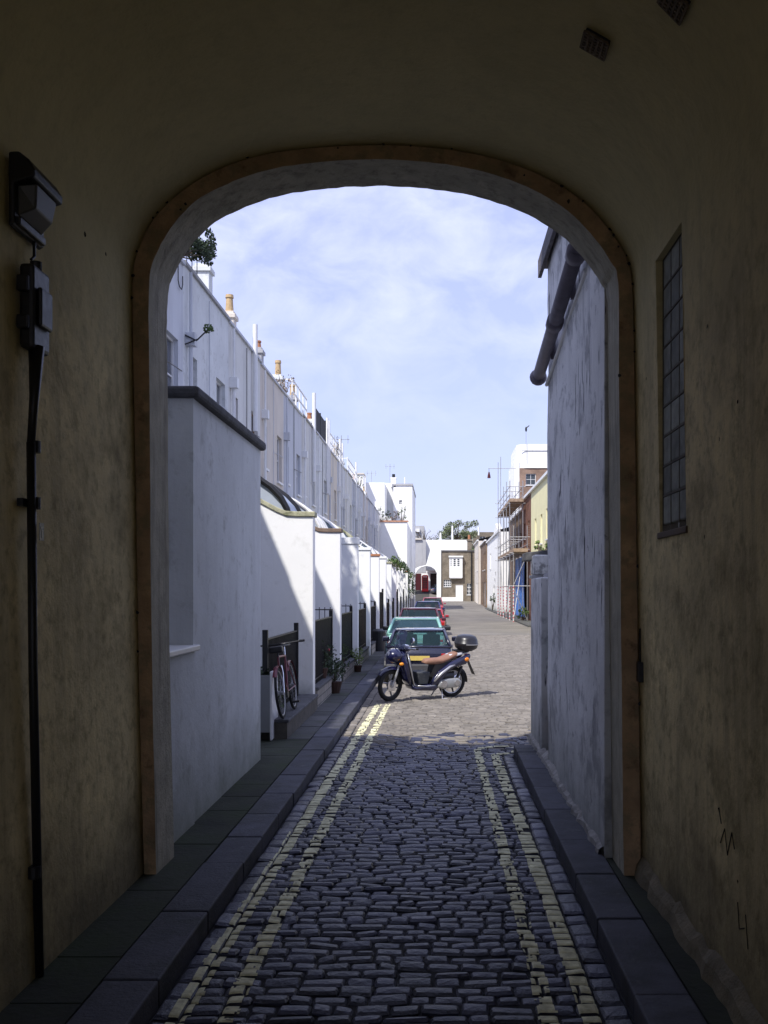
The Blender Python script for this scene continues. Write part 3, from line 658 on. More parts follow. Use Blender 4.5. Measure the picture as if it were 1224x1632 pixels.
# curved canopies over the bays
for k in range(11):
    y0 = PY[k] + .45; y1 = PY[k] + 2.2
    desc = 'blue-grey curved canopy roof with thick black rim' if k == 0 else 'white framed curved glass canopy roof'
    cn = thing('curved_canopy', '%s, just behind the %s projecting wall' % (desc, ords[k]), 'canopy', (-4, y0, 3.3), group='curved canopies over the bays')
    arc = [(XF + .01 + 2.85 * math.cos(R(t)), 3.28 + (1.25 if k != 4 else .9) * math.sin(R(t))) for t in range(0, 91, 9)]
    inn = [(XF + .01 + 2.80 * math.cos(R(t)), 3.26 + (1.22 if k != 4 else .87) * math.sin(R(t))) for t in range(0, 91, 9)]
    sh = MB().loft([[(x, yy, z) for x, z in arc] + [(x, yy, z) for x, z in reversed(inn)] for yy in (y0 + .05, y1 - .05)])
    kid(sh, 'curved_roof', leadm if k in (0,) else canopyglass, cn, smooth=False)
    for yy in (y0, y1): kid(MB().add([(x, yy + .025, z) for x, z in arc] + [(XF + .01, yy + .025, 3.2), (XF + 2.85, yy + .025, 3.2)], [tuple(range(len(arc) + 2))]), 'end_panel', leadm if k in (0, 1) else canopyglass, cn)
    rm = black if k == 0 else (whitepaint if k != 3 else mossy)
    wdt = .06 if k == 0 else .035
    ribs = [y0, y1] + ([] if k == 0 else [y0 + .6, y0 + 1.2])
    for yy in ribs:
        kid(MB().tube([(x + .01, yy, z + .01) for x, z in arc], wdt, 6), 'rib', rm, cn)
    if k: kid(MB().tube([(XF + 2.0, y0 + .02, 3.25), (XF + 2.35, y0 + .02, 3.28 + .7)], .03, 5), 'strut', whitepaint, cn)
    kid(MB().box(XF + 2.7, XF + 2.86, y0, y1, 3.12, 3.26), 'gutter', darkstone if k == 0 else whitepaint, cn)
    bay = kid(MB().box(XF + .02, XF + 2.6, y0 + .1, y1 - .1, .1, 3.1), 'bay_wall', white2, cn)

# plants
darkpot = mat('dark_clay_pot', (.07, .04, .03), rough=.8, var=.2, scale=9)
def potplant(x, y, z, s, label, lm=leafm, seed=1, red=False, pot=terracotta):
    t = thing('potted_plant', label, 'plant', (x, y, z)); r = random.Random(seed)
    MB().tube([(0, 0, 0), (0, 0, .22 * s)], [.10 * s, .15 * s], 12).build('pot', darkpot, t)
    st = MB(); lf = MB()
    for k in range(9):
        a = r.uniform(0, 6.28); e = (math.cos(a) * .22 * s, math.sin(a) * .22 * s, .22 * s + r.uniform(.2, .5) * s); st.tube([(0, 0, .2 * s), (e[0] * .5, e[1] * .5, e[2] * .7), e], .006 * s, 4); lf.leaves(e, (.14 * s,) * 3, 26, .07 * s, r, 0)
    lf.leaves((0, 0, .42 * s), (.24 * s, .24 * s, .2 * s), 120, .07 * s, r, 0); st.build('stem', bark, t); lf.build('foliage', lm, t)
    if red:
        f = MB()
        for k in range(5): a = r.uniform(0, 6.28); f.blob((math.cos(a) * .2 * s, math.sin(a) * .2 * s, (.6 + .1 * r.random()) * s), (.035 * s,) * 3, 6, 4)
        f.build('flower', simple('red_petals', (.55, .02, .06), .6), t)
potplant(-2.02, 19.2, .11, 1.0, 'bushy dark potted plant at the foot of the second projecting wall, larger of two', leafdark, 3)
potplant(-2.2, 18.6, .45, .85, 'potted plant with red flowers on the low stone wall by the railing', leafdark, 5, True)
potplant(-2.45, 13.9, .12, .9, 'green potted plant in the dark front area beside the grey box', leafm, 6)
potplant(-1.98, 24.2, .11, .7, 'small leafy plant in a pot near the third projecting wall', leafyel, 8)
potplant(-2.2, 22.3, .45, .6, 'little green plant on the stone wall past the second projecting wall', leafm, 9)
# roof shrub
def shrub(name, label, c, rad, n, size, lm, seed, base, twigs=26, cat='plant'):
    t = thing(name, label, cat, base); r = random.Random(seed); b = Vector(base); st = MB(); lf = MB()
    cc = Vector(c) - b
    for k in range(twigs):
        e = cc + Vector((r.uniform(-1, 1) * rad[0], r.uniform(-1, 1) * rad[1], r.uniform(-.6, 1.1) * rad[2])); mid = e * .5 + Vector((r.gauss(0, .1) * rad[0], r.gauss(0, .1) * rad[1], 0))
        st.tube([(0, 0, 0), mid, e], [.02, .012, .005], 4); lf.leaves(e, [v * .28 for v in rad], n // twigs, size, r, 0)
    st.build('stem', bark, t); lf.build('foliage', lm, t); return t
shrub('roof_shrub', 'straggly dark shrub growing on the roof edge at top left beside the arch', (-5.35, 20.9, 9.75), (.3, 1.6, .6), 5200, .085, leafdark, 4, (-5.45, 20.8, 9.07), 40)
tr = thing('trellis', 'thin wire trellis around the roof shrub at top left', 'trellis', (-5.4, 19.5, 9.07))
m_ = MB()
for k in range(7): m_.tube([(0, k * .45, 0), (0, k * .45, 1.25 - .1 * (k % 2))], .010, 4)
for z in (.35, .8, 1.15): m_.tube([(0, 0, z), (0, 2.7, z)], .007, 4)
m_.build('wires', black, tr)
for q, yy in enumerate((18.9, 20.6)):
    hk = thing('cable_loop', 'hooked loop of dark cable hanging on the white facade, %s the shrub' % ('nearest the arch below' if q == 0 else 'farther right under'), 'cable', (XF + .04, yy, 8.6))
    MB().tube([(0, 0, .35), (0, 0, -.1), (0, .1, -.2), (0, .28, -.2), (0, .36, -.08), (0, .36, .1)], .012, 5).build('wire', black, hk)
hb = thing('plant_bracket', 'black wall bracket holding a small green plant high on white facade', 'bracket', (XF, 21.3, 7.55))
MB().tube([(0, 0, 0), (.25, 0, -.12), (.5, 0, .12)], .018, 5).tube([(0, 0, -.2), (.3, 0, -.08)], .015, 5).build('arm', black, hb)
MB().leaves((.5, 0, .14), (.12, .12, .10), 70, .08, random.Random(2), 0).build('foliage', leafm, hb)
# roof terrace screen and railings
sc_ = thing('terrace_screen', 'dark mesh privacy screen on the terrace roof behind tall white pipes', 'screen', (XF, 42, 9.1))
MB().box(0, .05, 1.2, 5.2, 0, .95).build('mesh_panel', mat('dark_mesh', (.05, .05, .055), var=.3, scale=20), sc_)
for yy in (1.2, 3.2, 5.2): MB().box(-.02, .07, yy - .03, yy + .03, -.02, 1.02).build('post', black, sc_)
for q, (ya, yb, lab) in enumerate(((37.5, 41.5, 'white timber roof railing just before the dark screen'), (50, 56, 'white roof railing past the dark screen, nearer of two'), (60, 67, 'white roof railing near the end of the terrace'))):
    rr = thing('roof_railing', lab, 'railing', (XF - .1, ya, 9.1)); m_ = MB(); L_ = yb - ya
    for z in (.5, .95): m_.box(-.02, .02, 0, L_, z - .02, z + .02)
    m_.build('rail', whitepaint, rr); k = 0
    while k <= L_: MB().box(-.025, .025, k - .025, k + .025, 0, 1.0).build('post', whitepaint, rr); k += 1
    for q2 in range(5): MB().box(-.3 * q2 - .02, -.3 * q2 + .02, -.02, .02, 0, .95).build('post', whitepaint, rr)
    MB().box(-1.4, 0, -.02, .02, .9, .95).build('rail', whitepaint, rr)
for q, (yy, zz, lab) in enumerate(((36.2, 9.5, 'reddish twiggy plant on roof edge by the white railing before the screen'), (54, 9.8, 'bare twiggy plant on the terrace roof beyond the dark screen'), (70, 9.6, 'small roof plant near the far end of the left terrace'))):
    shrub('roof_plant', lab, (XF - .2, yy, zz), (.3, .7, .5), 160, .09, [brownc, bark, leafm][q], 30 + q, (XF - .2, yy, 9.08), 18)
# creeper on the far party walls
for q, (yy, lab) in enumerate(((47.5, 'trailing creeper over the eighth to ninth projecting walls'), (56.5, 'mid-row creeper hanging over far projecting walls'), (68, 'thick green creeper hanging off the wall tops near the white end block'), (76, 'farthest creeper hanging beside the white end block'))):
    cr = thing('creeper', lab, 'climbing plant', (-2.3, yy, 3.3)); r = random.Random(50 + q); m_ = MB(); s2 = MB()
    L_ = 7 if q < 2 else 6
    for k in range(14 if q < 2 else 22):
        cy = r.uniform(0, L_); cz = r.uniform(-.1, .3) - (r.uniform(0, 1.8) if q > 1 else 0); m_.leaves((r.uniform(-.25, .22), cy, cz), (.3, .5, .3), 55, .14, r, 0)
    s2.tube([(0, 0, 0), (0, L_ / 2, .1), (0, L_, 0)], .03, 5); s2.tube([(0, L_ / 2, 0), (.05, L_ / 2, -2.4)], .03, 5)
    s2.build('stem', bark, cr); m_.build('foliage', leafm if q % 2 == 0 else leafdark, cr)

# grey planter box + post in first front area
bx = thing('planter_box', 'grey sided box planter standing in the front area beside the bicycle', 'planter', (-2.5, 13.15, .12))
MB().box(-.35, .27, -.03, 0, .1, .85).box(-.35, .27, .42, .45, .1, .85).box(-.38, -.35, -.03, .45, .1, .85).build('side', mat('grey_box_paint', (.30, .31, .32), var=.1), bx)
MB().box(.272, .295, -.05, .47, .0, .9).build('front_edge', whitepaint, bx)
MB().box(-.34, .26, 0, .42, .2, .75).build('soil', darkstone, bx)
MB().leaves((-.05, .2, .85), (.28, .2, .14), 170, .08, random.Random(7), 0).build('foliage', leafdark, bx)
wp = thing('wooden_post', 'short wooden post at the corner of the grey planter box', 'post', (-2.52, 12.6, .1))
MB().box(-.03, .03, -.03, .03, 0, .55).build('post', wood, wp)
bn = thing('dustbin', 'black lidded dustbin on the pavement by far railings', 'bin', (-1.98, 32.4, .11))
MB().tube([(0, 0, 0), (0, 0, .62)], [.19, .23], 16).build('body', blackplastic, bn); MB().tube([(0, 0, .62), (0, 0, .66), (0, 0, .72)], [.245, .24, .12], 16).build('lid', blackplastic, bn)

# ------------------------------------------------------------------ bicycle (local: x forward)
def bicycle(loc, rz, tilt):
    t = thing('bicycle', 'dark red bicycle leaning on the black railing near the arch', 'bicycle', loc); t.rotation_euler = (tilt, 0, rz)
    pink = simple('dark_red_frame', (.14, .014, .028), .4, coat=.2)
    for x, nm in ((.53, 'wheel'), (-.53, 'wheel')):
        w = MB().wheelring((x, 0, .34), (0, 1, 0), .325, .02, 28, 6).build('wheel', rubber, t)
        MB().wheelring((x, 0, .34), (0, 1, 0), .300, .010, 28, 5).build('rim', rimgrey, w)
        s = MB()
        for k in range(16): a = 2 * math.pi * k / 16; s.tube([(x, 0, .34), (x + .3 * math.cos(a), 0, .34 + .3 * math.sin(a))], .0018, 3, False)
        s.disc((x, 0, .34), (0, 1, 0), .03, .08, 8); s.build('spokes', rimgrey, w)
    f = MB(); bb = (-.08, 0, .30); st_ = (-.22, 0, .80); hd = (.36, 0, .82); hl = (.39, 0, .70); ra = (-.53, 0, .34)
    for a, b in ((bb, st_), (st_, hd), (bb, hl), (hd, hl)): f.tube([a, b], .017, 8)
    for s in (-.05, .05): f.tube([(bb[0], 0, bb[2]), (ra[0], s, ra[2])], .010, 6); f.tube([(st_[0], 0, st_[2] - .03), (ra[0], s, ra[2])], .009, 6)
    f.build('frame', pink, t)
    m_ = MB()
    for s in (-.05, .05): m_.tube([(.39, s * .7, .70), (.43, s, .6), (.53, s, .34)], .011, 6)
    m_.build('fork', chrome, t)
    m_ = MB().tube([(.36, 0, .82), (.34, 0, .97)], .013, 6).tube([(.30, -.31, 1.0), (.36, -.12, .99), (.36, .12, .99), (.30, .31, 1.0)], .012, 6); m_.build('handlebar', black, t)
    MB().tube([(.30, -.31, 1.0), (.26, -.37, 1.0)], .018, 8).build('grip', black, t); MB().tube([(.30, .31, 1.0), (.26, .37, 1.0)], .018, 8).build('grip', black, t); MB().box(.36, .50, -.09, .09, .88, .97).build('lamp_box', black, t, bevel=.02)
    MB().tube([(-.22, 0, .80), (-.25, 0, .93)], .012, 6).build('seat_post', chrome, t)
    MB().loft([[(-.40, -.08, .93), (-.40, .08, .93), (-.40, .07, .98), (-.40, -.07, .98)], [(-.25, -.06, .93), (-.25, .06, .93), (-.25, .05, .985), (-.25, -.05, .985)], [(-.10, -.018, .93), (-.10, .018, .93), (-.10, .015, .96), (-.10, -.015, .96)]]).build('saddle', black, t, bevel=.012)
    MB().disc(bb, (0, 1, 0), .09, .012, 20).tube([(-.08, .06, .30), (-.02, .07, .15)], .009, 6).box(-.07, .03, .06, .16, .14, .165).tube([(-.08, -.06, .30), (-.14, -.07, .45)], .009, 6).box(-.19, -.09, -.16, -.06, .44, .465).build('crankset', black, t)
    m_ = MB()
    for x in (.53, -.53):
        m_.loft([[(x + .365 * math.cos(R(q)), -.03, .34 + .365 * math.sin(R(q))), (x + .375 * math.cos(R(q)), 0, .34 + .375 * math.sin(R(q))), (x + .365 * math.cos(R(q)), .03, .34 + .365 * math.sin(R(q)))] for q in range(40, 171, 10)], close=False)
    m_.build('mudguard', pink, t)
    return t
bicycle((-2.1, 13.95, .37), R(-90), R(7))

# ------------------------------------------------------------------ cars (local: rear bumper at y=0, forward +y)
def make_car(label, loc, W, Lc, H, body, roofc=None, rz=0, sedan=False, glassm=None, wb=None):
    t = thing('parked_car', label, 'car', loc, rz, 'cars parked along the left kerb'); hw = W / 2; gm = glassm or carglass
    paintm = simple('car_paint_' + label.split()[0], body, .25, coat=1.0, metal=.1); wb = wb or H * .64      # waist height
    # body rings along y : (y, half width, z low, z shoulder, z top)
    st = [(0.0, .88, .34, .52, .60), (.03, .95, .26, .58, wb - .12), (.12, .985, .20, .62, wb - .01), (.5, 1, .18, .62, wb), (Lc * .35, 1, .18, .62, wb - .005), (Lc * .62, 1, .18, .60, wb - .02),
          (Lc * .74, .99, .18, .58, wb - .05), (Lc * .9, .96, .2, .55, wb - .14), (Lc * .97, .90, .24, .50, wb - .24), (Lc, .78, .32, .46, .55)]
    rings = []
    for (y, k, zl, zs_, zt) in st:
        w = hw * k
        rings.append([(-w * .93, y, zl), (-w, y, zl + .12), (-w, y, zs_), (-w * .965, y, zt - .03), (-w * .86, y, zt), (0, y, zt + .012), (w * .86, y, zt), (w * .965, y, zt - .03), (w, y, zs_), (w, y, zl + .12), (w * .93, y, zl)])
    b = MB().loft(rings); o = b.build('body', paintm, t, smooth=True)
    md = o.modifiers.new('edge', 'BEVEL'); md.width = .02; md.segments = 2; md.limit_method = 'ANGLE'; md.angle_limit = R(30)
    # cabin
    yb, yf = (.12 if not sedan else .6), Lc * .70; ty0, ty1 = (.55 if not sedan else 1.05), Lc * .52
    bw, tw = hw * .93, hw * .74; zr = H - .03
    P = {'rl': (-bw, yb, wb - .01), 'rr': (bw, yb, wb - .01), 'fl': (-bw, yf, wb - .05), 'fr': (bw, yf, wb - .05), 'RL': (-tw, ty0, zr), 'RR': (tw, ty0, zr), 'FL': (-tw, ty1, zr), 'FR': (tw, ty1, zr)}
    V = lambda k: Vector(P[k])
    def inset(a, b, c, d, s=.06, off=0):
        q = [V(k) if isinstance(k, str) else Vector(k) for k in (a, b, c, d)]; m = sum(q, Vector()) / 4
        return [p + (m - p).normalized() * s for p in q]
    rw = MB().quad(*inset('rl', 'rr', 'RR', 'RL', .045)); rwo = rw.build('rear_window', gm, t)
    MB().quad(*inset('fl', 'fr', 'FR', 'FL', .045)).build('windscreen', gm, t)
    for s, (a, b_, c, d) in ((-1, ('rl', 'fl', 'FL', 'RL')), (1, ('rr', 'fr', 'FR', 'RR'))):
        A, B_, C_, D_ = V(a), V(b_), V(c), V(d); m1 = A.lerp(B_, .48); m2 = D_.lerp(C_, .5)
        MB().quad(*inset(A, m1, m2, D_, .05)).build('side_window', gm, t); MB().quad(*inset(m1, B_, C_, m2, .05)).build('side_window', gm, t)
    pl = MB()
    for a, b_ in (('rl', 'RL'), ('rr', 'RR'), ('fl', 'FL'), ('fr', 'FR')): pl.tube([V(a), V(b_)], .042, 6)
    for a, b_, c, d in (('rl', 'fl', 'RL', 'FL'), ('rr', 'fr', 'RR', 'FR')): pl.tube([V(a).lerp(V(b_), .48), V(c).lerp(V(d), .5)], .035, 6)
    for a, b_ in (('rl', 'rr'), ('RL', 'RR'), ('RL', 'FL'), ('RR', 'FR'), ('FL', 'FR'), ('fl', 'fr'), ('rl', 'fl'), ('rr', 'fr')): pl.tube([V(a), V(b_)], .034, 6)
    pl.build('pillars', paintm, t, smooth=True)
    rf = MB(); rr_r = []
    for y, k, zz in ((ty0 - .03, .86, zr + .0), (ty0 + .12, .98, zr + .022), ((ty0 + ty1) / 2, 1, zr + .035), (ty1 - .12, .98, zr + .02), (ty1 + .03, .86, zr)):
        w = tw * k * 1.03; rr_r.append([(-w, y, zr - .015), (-w * .93, y, zz), (-w * .5, y, zz + .015), (w * .5, y, zz + .015), (w * .93, y, zz), (w, y, zr - .015)])
    rf.loft(rr_r); rf.build('roof', roofc and simple('car_roof_' + label.split()[0], roofc, .3, coat=1) or paintm, t, smooth=True)
    for x in (-hw * .36, hw * .36):      # seats seen through the glass
        MB().loft([[(x - .22, Lc * .40, .5), (x + .22, Lc * .40, .5), (x + .22, Lc * .40 + .1, .5), (x - .22, Lc * .40 + .1, .5)], [(x - .2, Lc * .37, wb + .22), (x + .2, Lc * .37, wb + .22), (x + .2, Lc * .37 + .08, wb + .22), (x - .2, Lc * .37 + .08, wb + .22)]]).box(x - .12, x + .12, Lc * .37, Lc * .37 + .08, wb + .22, wb + .38).build('seat', blackplastic, t, bevel=.03)
    for (x, y) in ((-hw + .09, .62), (hw - .09, .62), (-hw + .09, Lc - .72), (hw - .09, Lc - .72)):
        s = -1 if x < 0 else 1
        MB().disc((x + s * .02, y, .30), (1, 0, 0), .345, .21, 20).build('wheel_arch', black, t)
        w = MB().wheelring((x + s * .055, y, .285), (1, 0, 0), .225, .072, 24, 8).build('wheel', rubber, t, smooth=True)
        MB().disc((x + s * .10, y, .285), (1, 0, 0), .185, .04, 20).build('rim', rimgrey, w)
    redl = simple('tail_red', (.42, .012, .01), .2, coat=.6)
    for s in (-1, 1):
        x0, x1 = sorted((s * hw * .66, s * hw * .93)); MB().box(x0, x1, -.012, .05, wb - .29, wb - .15).build('tail_light', redl, t, bevel=.012)
        MB().box(x0 * .85, x1 * .92, Lc - .1, Lc - .01, .5, .6).build('headlight', chrome, t, bevel=.02)
        mx = s * (hw + .10); x0, x1 = sorted((mx - s * .10, mx + s * .07)); MB().box(x0, x1, yf - .55, yf - .44, wb + .02, wb + .14).build('mirror', paintm if not roofc else blackplastic, t, bevel=.03)
        if s: MB().box(min(s * hw * 1.0, s * (hw * 1.0 + .012)), max(s * hw * 1.0, s * (hw * 1.0 + .012)), Lc * .3, Lc * .38, wb - .2, wb - .17).build('door_handle', blackplastic, t)
    MB().box(-hw * .97, hw * .97, -.055, .10, .27, .46).build('rear_bumper', simple('bumper_grey', (.05, .05, .055), .6), t, bevel=.03)
    MB().box(-hw * .9, hw * .9, Lc - .08, Lc + .05, .25, .45).build('front_bumper', blackplastic, t, bevel=.03)
    MB().box(-.24, .24, -.03, -.008, wb - .30, wb - .20).build('number_plate', simple('plate_yellow', (.62, .47, .12), .5), t)
    MB().tube([(-.05, -.005 + .25, wb + .02), (.25, .22, wb + .06)], .008, 4).build('wiper', black, t)
    return t
make_car('dark navy small hatchback parked right behind the scooter', (-.45, 22.0, 0), 1.50, 3.55, 1.20, (.009, .010, .028), wb=.84, glassm=glass('clear_car_glass', (.02, .05, .055), trans=.62))
make_car('mint green small car parked directly ahead of the navy hatchback', (-.64, 26.5, 0), 1.60, 3.6, 1.33, (.28, .56, .48), roofc=(.10, .08, .14), wb=.92, glassm=glass('mint_car_glass', (.03, .07, .09), trans=.3))
make_car('maroon hatchback parked beyond the mint green car', (-.72, 35.2, 0), 1.62, 3.7, 1.44, (.075, .014, .022))
make_car('dark blue estate car parked second to last in the row', (-.66, 56.0, 0), 1.66, 4.1, 1.44, (.02, .03, .12))
make_car('red car with black bumper parked between maroon and dark blue cars', (-.52, 45.5, 0), 1.62, 3.8, 1.20, (.40, .02, .03))
make_car('pinkish red car, farthest of the row at the left kerb', (-.50, 74.0, 0), 1.7, 4.2, 1.52, (.42, .10, .13))
make_car('dark blue car parked by the telephone box under the far arched gateway', (-1.1, 147.5, gz(148) - .02), 1.7, 4.2, 1.40, (.02, .035, .08), rz=R(-70))

# ------------------------------------------------------------------ scooter (local: x forward, z up, y to rider's left)
def scooter(loc, rz):
    t = thing('motor_scooter', 'navy blue scooter with tan seat and black top box parked across the lane', 'scooter', loc, rz)
    navy = simple('navy_scooter_paint', (.007, .008, .045), .22, coat=1.0); tan = mat('tan_leather_seat', (.27, .145, .10), rough=.6, var=.1, scale=8, bump=.1)
    fx, rx, wr = .70, -.69, .30
    S = Matrix.Rotation(R(0), 4, 'Z')
    for x, nm, ang, rm in ((fx, 'front', R(14), blackplastic), (rx, 'rear', 0, silver)):
        w = bpy.data.objects.new('wheel', None); 
        mb = MB().wheelring((0, 0, 0), (0, 1, 0), .265, .042, 32, 10); w = mb.build('wheel', rubber, t, smooth=True); w.location = (x, 0, wr); w.rotation_euler = (0, 0, ang)
        MB().wheelring((0, 0, 0), (0, 1, 0), .228, .017, 32, 8).build('rim', silver if x < 0 else blackplastic, w, smooth=True)
        s = MB()
        for k in range(6): a = 2 * math.pi * k / 6 + .3; s.tube([(0, 0, 0), (.12 * math.cos(a + .12), 0, .12 * math.sin(a + .12)), (.225 * math.cos(a), 0, .225 * math.sin(a))], [.026, .02, .014], 6)
        s.disc((0, 0, 0), (0, 1, 0), .045, .12, 14); s.build('spokes', rimgrey if x > 0 else black, w)
        if x > 0: MB().disc((0, .05, 0), (0, 1, 0), .11, .006, 20).build('brake_disc', chrome, w)
        else: MB().wheelring((0, .012, 0), (0, 1, 0), .250, .020, 32, 6).build('whitewall', simple('whitewall_grey', (.45, .44, .40), .6), w, smooth=True)
    def steer(p): a = R(14); x, y = p[0] - .45, p[1]; return (.45 + x * math.cos(a) - y * math.sin(a), x * math.sin(a) + y * math.cos(a), p[2])
    # front mudguard
    rings = []
    for q in range(38, 150, 8):
        c, s_ = math.cos(R(q)), math.sin(R(q)); rings.append([(fx + .31 * c, -.075, wr + .31 * s_), (fx + .345 * c, -.06, wr + .345 * s_), (fx + .36 * c, 0, wr + .36 * s_), (fx + .345 * c, .06, wr + .345 * s_), (fx + .31 * c, .075, wr + .31 * s_)])
    MB().loft(rings, close=False).build('front_mudguard', navy, t, smooth=True)
    MB().tube([(.70, .075, .30), (.62, .075, .50), (.555, .05, .68)], .022, 8).tube([(.70, -.075, .30), (.62, -.075, .50), (.555, -.05, .68)], .022, 8).build('fork', silver, t)
    # leg shield
    def sect(z, x, w, d, b=.05): return [(x, -w, z), (x + d * .6, -w * .8, z), (x + d, 0, z), (x + d * .6, w * .8, z), (x, w, z), (x - b, 0, z)]
    MB().loft([sect(.30, .30, .13, .06), sect(.42, .36, .19, .09), sect(.60, .425, .23, .12), (sect(.76, .46, .22, .15)), sect(.88, .47, .16, .16), sect(.95, .45, .10, .12)]).build('leg_shield', navy, t, smooth=True)
    MB().loft([[(x - .065, -w * .9, z), (x - .04, -w, z), (x - .04, w, z), (x - .065, w * .9, z)] for z, x, w in ((.30, .30, .13), (.42, .355, .185), (.60, .41, .22), (.76, .445, .21), (.88, .455, .15))]).build('inner_shield', simple('grey_plastic', (.10, .10, .11), .6), t)
    ed = MB()
    for s in (-1, 1): ed.tube([(.235, s * .16, .29), (.27, s * .16, .31), (.335, s * .205, .45), (.40, s * .235, .62), (.44, s * .225, .78), (.44, s * .16, .90)], .013, 6)
    ed.tube([(.235, .16, .29), (0, .19, .275), (-.16, .20, .285)], .012, 6).tube([(.235, -.16, .29), (0, -.19, .275), (-.16, -.20, .285)], .012, 6); ed.build('trim', silver, t, smooth=True)
    # headlight nose and basket front
    MB().blob((.63, 0, .86), (.17, .17, .13), 16, 10).build('headlight_housing', navy, t, smooth=True)
    MB().blob((.715, 0, .87), (.085, .11, .085), 14, 8).build('headlight', chrome, t, smooth=True)
    for s in (-1, 1): MB().blob((.57, s * .17, .72), (.05, .035, .032), 10, 6).build('indicator', simple('amber_lens', (.85, .30, .02), .25), t, smooth=True)
    # handlebars
    MB().blob((.42, 0, .99), (.11, .15, .065), 14, 8).build('handlebar_cover', navy, t, smooth=True)
    MB().tube([(.36, -.33, 1.02), (.42, -.15, 1.0), (.42, .15, 1.0), (.36, .33, 1.02)], .014, 8).build('handlebar', chrome, t)
    MB().tube([(.37, .22, 1.02), (.345, .36, 1.02)], .02, 8).tube([(.37, -.22, 1.02), (.345, -.36, 1.02)], .02, 8).tube([(.41, .2, 1.01), (.40, .34, 1.0)], .006, 5).tube([(.41, -.2, 1.01), (.40, -.34, 1.0)], .006, 5).build('grips', blackplastic, t)
    for s in (-1, 1):
        MB().tube([(.40, s * .20, 1.02), (.42, s * .26, 1.13)], .006, 5).build('mirror_stem', chrome, t)
        m = MB().disc((.42, s * .27, 1.17), (1, 0, .1), .055, .03, 16).build('mirror', chrome if s > 0 else blackplastic, t, smooth=False); MB().disc((.402, s * .27, 1.17), (1, 0, .1), .045, .004, 16).build('mirror_glass', glass('mirror_glass', (.3, .35, .45)), m)
    ws = MB(); rr = []
    for z, x, w in ((1.0, .58, .17), (1.12, .56, .19), (1.28, .52, .18), (1.33, .50, .13)): rr.append([(x - .04, -w, z), (x, -w * .5, z), (x + .01, 0, z), (x, w * .5, z), (x - .04, w, z)])
    ws.loft(rr, close=False).build('windscreen', glass('smoked_screen', (.02, .025, .06), trans=.25), t, smooth=True)
    cb = MB()
    for q in (-1, 1): cb.tube([(.42, q * .2, 1.0), (.50, q * .24, .95), (.52, q * .12, .82), (.50, q * .05, .70)], .006, 5)
    cb.build('cable', blackplastic, t); MB().box(.36, .44, -.07, .07, 1.03, 1.06).build('dashboard', chrome, t, bevel=.01)
    # floor, underseat, tail
    MB().prism([(.30, .30), (.26, .20), (-.22, .17), (-.30, .24), (-.22, .31), (.22, .275)], -.17, .17).build('floorboard', navy, t, bevel=.03, smooth=True)
    MB().prism([(-.14, .30), (-.20, .70), (-.60, .76), (-.52, .55), (-.40, .42), (-.30, .30)], -.12, .12).build('underseat', blackplastic, t, bevel=.03)
    for s in (-1, 1):
        y0, y1 = sorted((s * .10, s * .185))
        MB().prism([(-.10, .29), (-.17, .42), (-.30, .56), (-.52, .70), (-.98, .87), (-1.0, .80), (-.90, .66), (-.62, .60), (-.45, .50), (-.33, .36), (-.24, .28)], y0, y1).build('side_panel', navy, t, bevel=.03, smooth=True)
        MB().tube([(-.16, s * .19, .36), (-.30, s * .20, .50), (-.50, s * .20, .63), (-.62, s * .195, .66)], [.018, .028, .024, .01], 8).build('trim', silver, t, smooth=True)
        MB().blob((-.90, s * .17, .755), (.06, .04, .045), 10, 6).build('indicator', simple('amber_lens', (.85, .25, .02), .25), t, smooth=True)
    MB().loft([[(-.55, -.13, .78), (-.55, .13, .78), (-.55, .10, .84), (-.55, -.10, .84)], [(-.80, -.12, .83), (-.80, .12, .83), (-.80, .09, .90), (-.80, -.09, .90)], [(-1.02, -.08, .86), (-1.02, .08, .86), (-1.02, .06, .91), (-1.02, -.06, .91)]]).build('tail_cowl', simple('pale_silver_paint', (.62, .62, .66), .3, coat=.8), t, bevel=.03, smooth=True)
    rings = []
    for x, zb, zt, w in ((.00, .70, .735, .05), (-.06, .68, .77, .10), (-.22, .68, .775, .125), (-.38, .70, .775, .135), (-.50, .74, .81, .135), (-.68, .80, .875, .12), (-.84, .85, .91, .07)):
        rings.append([(x, -w, zb), (x, -w, zt - .025), (x, -w * .75, zt), (x, 0, zt + .012), (x, w * .75, zt), (x, w, zt - .025), (x, w, zb)])
    MB().loft(rings).build('seat', tan, t, smooth=True)
    MB().box(-1.04, -1.0, -.07, .07, .74, .84).build('tail_light', simple('scooter_red_lens', (.5, .02, .01), .25, coat=.5), t, bevel=.012)
    # engine and exhaust
    MB().prism([(-.24, .25), (-.30, .36), (-.48, .40), (-.72, .40), (-.80, .33), (-.76, .23), (-.60, .21), (-.36, .20)], .07, .20).build('engine', simple('cast_aluminium', (.42, .42, .40), .45, metal=.5), t, bevel=.025, smooth=True)
    MB().disc((-.38, .205, .30), (0, 1, 0), .07, .02, 16).disc((-.68, .205, .31), (0, 1, 0), .055, .02, 16).build('engine_cover', chrome, t)
    MB().disc((-.50, .1, .44), (1, 0, 0), .07, .26, 14).build('air_filter', blackplastic, t)
    MB().tube([(-.35, -.12, .22), (-.6, -.16, .25), (-.98, -.17, .36)], [.03, .055, .055], 12).build('exhaust', chrome, t, smooth=True)
    MB().tube([(-.70, .13, .34), (-.82, .13, .62)], .028, 8).build('shock_absorber', black, t)
    rings = []
    for q in range(40, 186, 12):
        c, s_ = math.cos(R(q)), math.sin(R(q)); rings.append([(rx + .325 * c, -.07, wr + .325 * s_), (rx + .345 * c, 0, wr + .345 * s_), (rx + .325 * c, .07, wr + .325 * s_)])
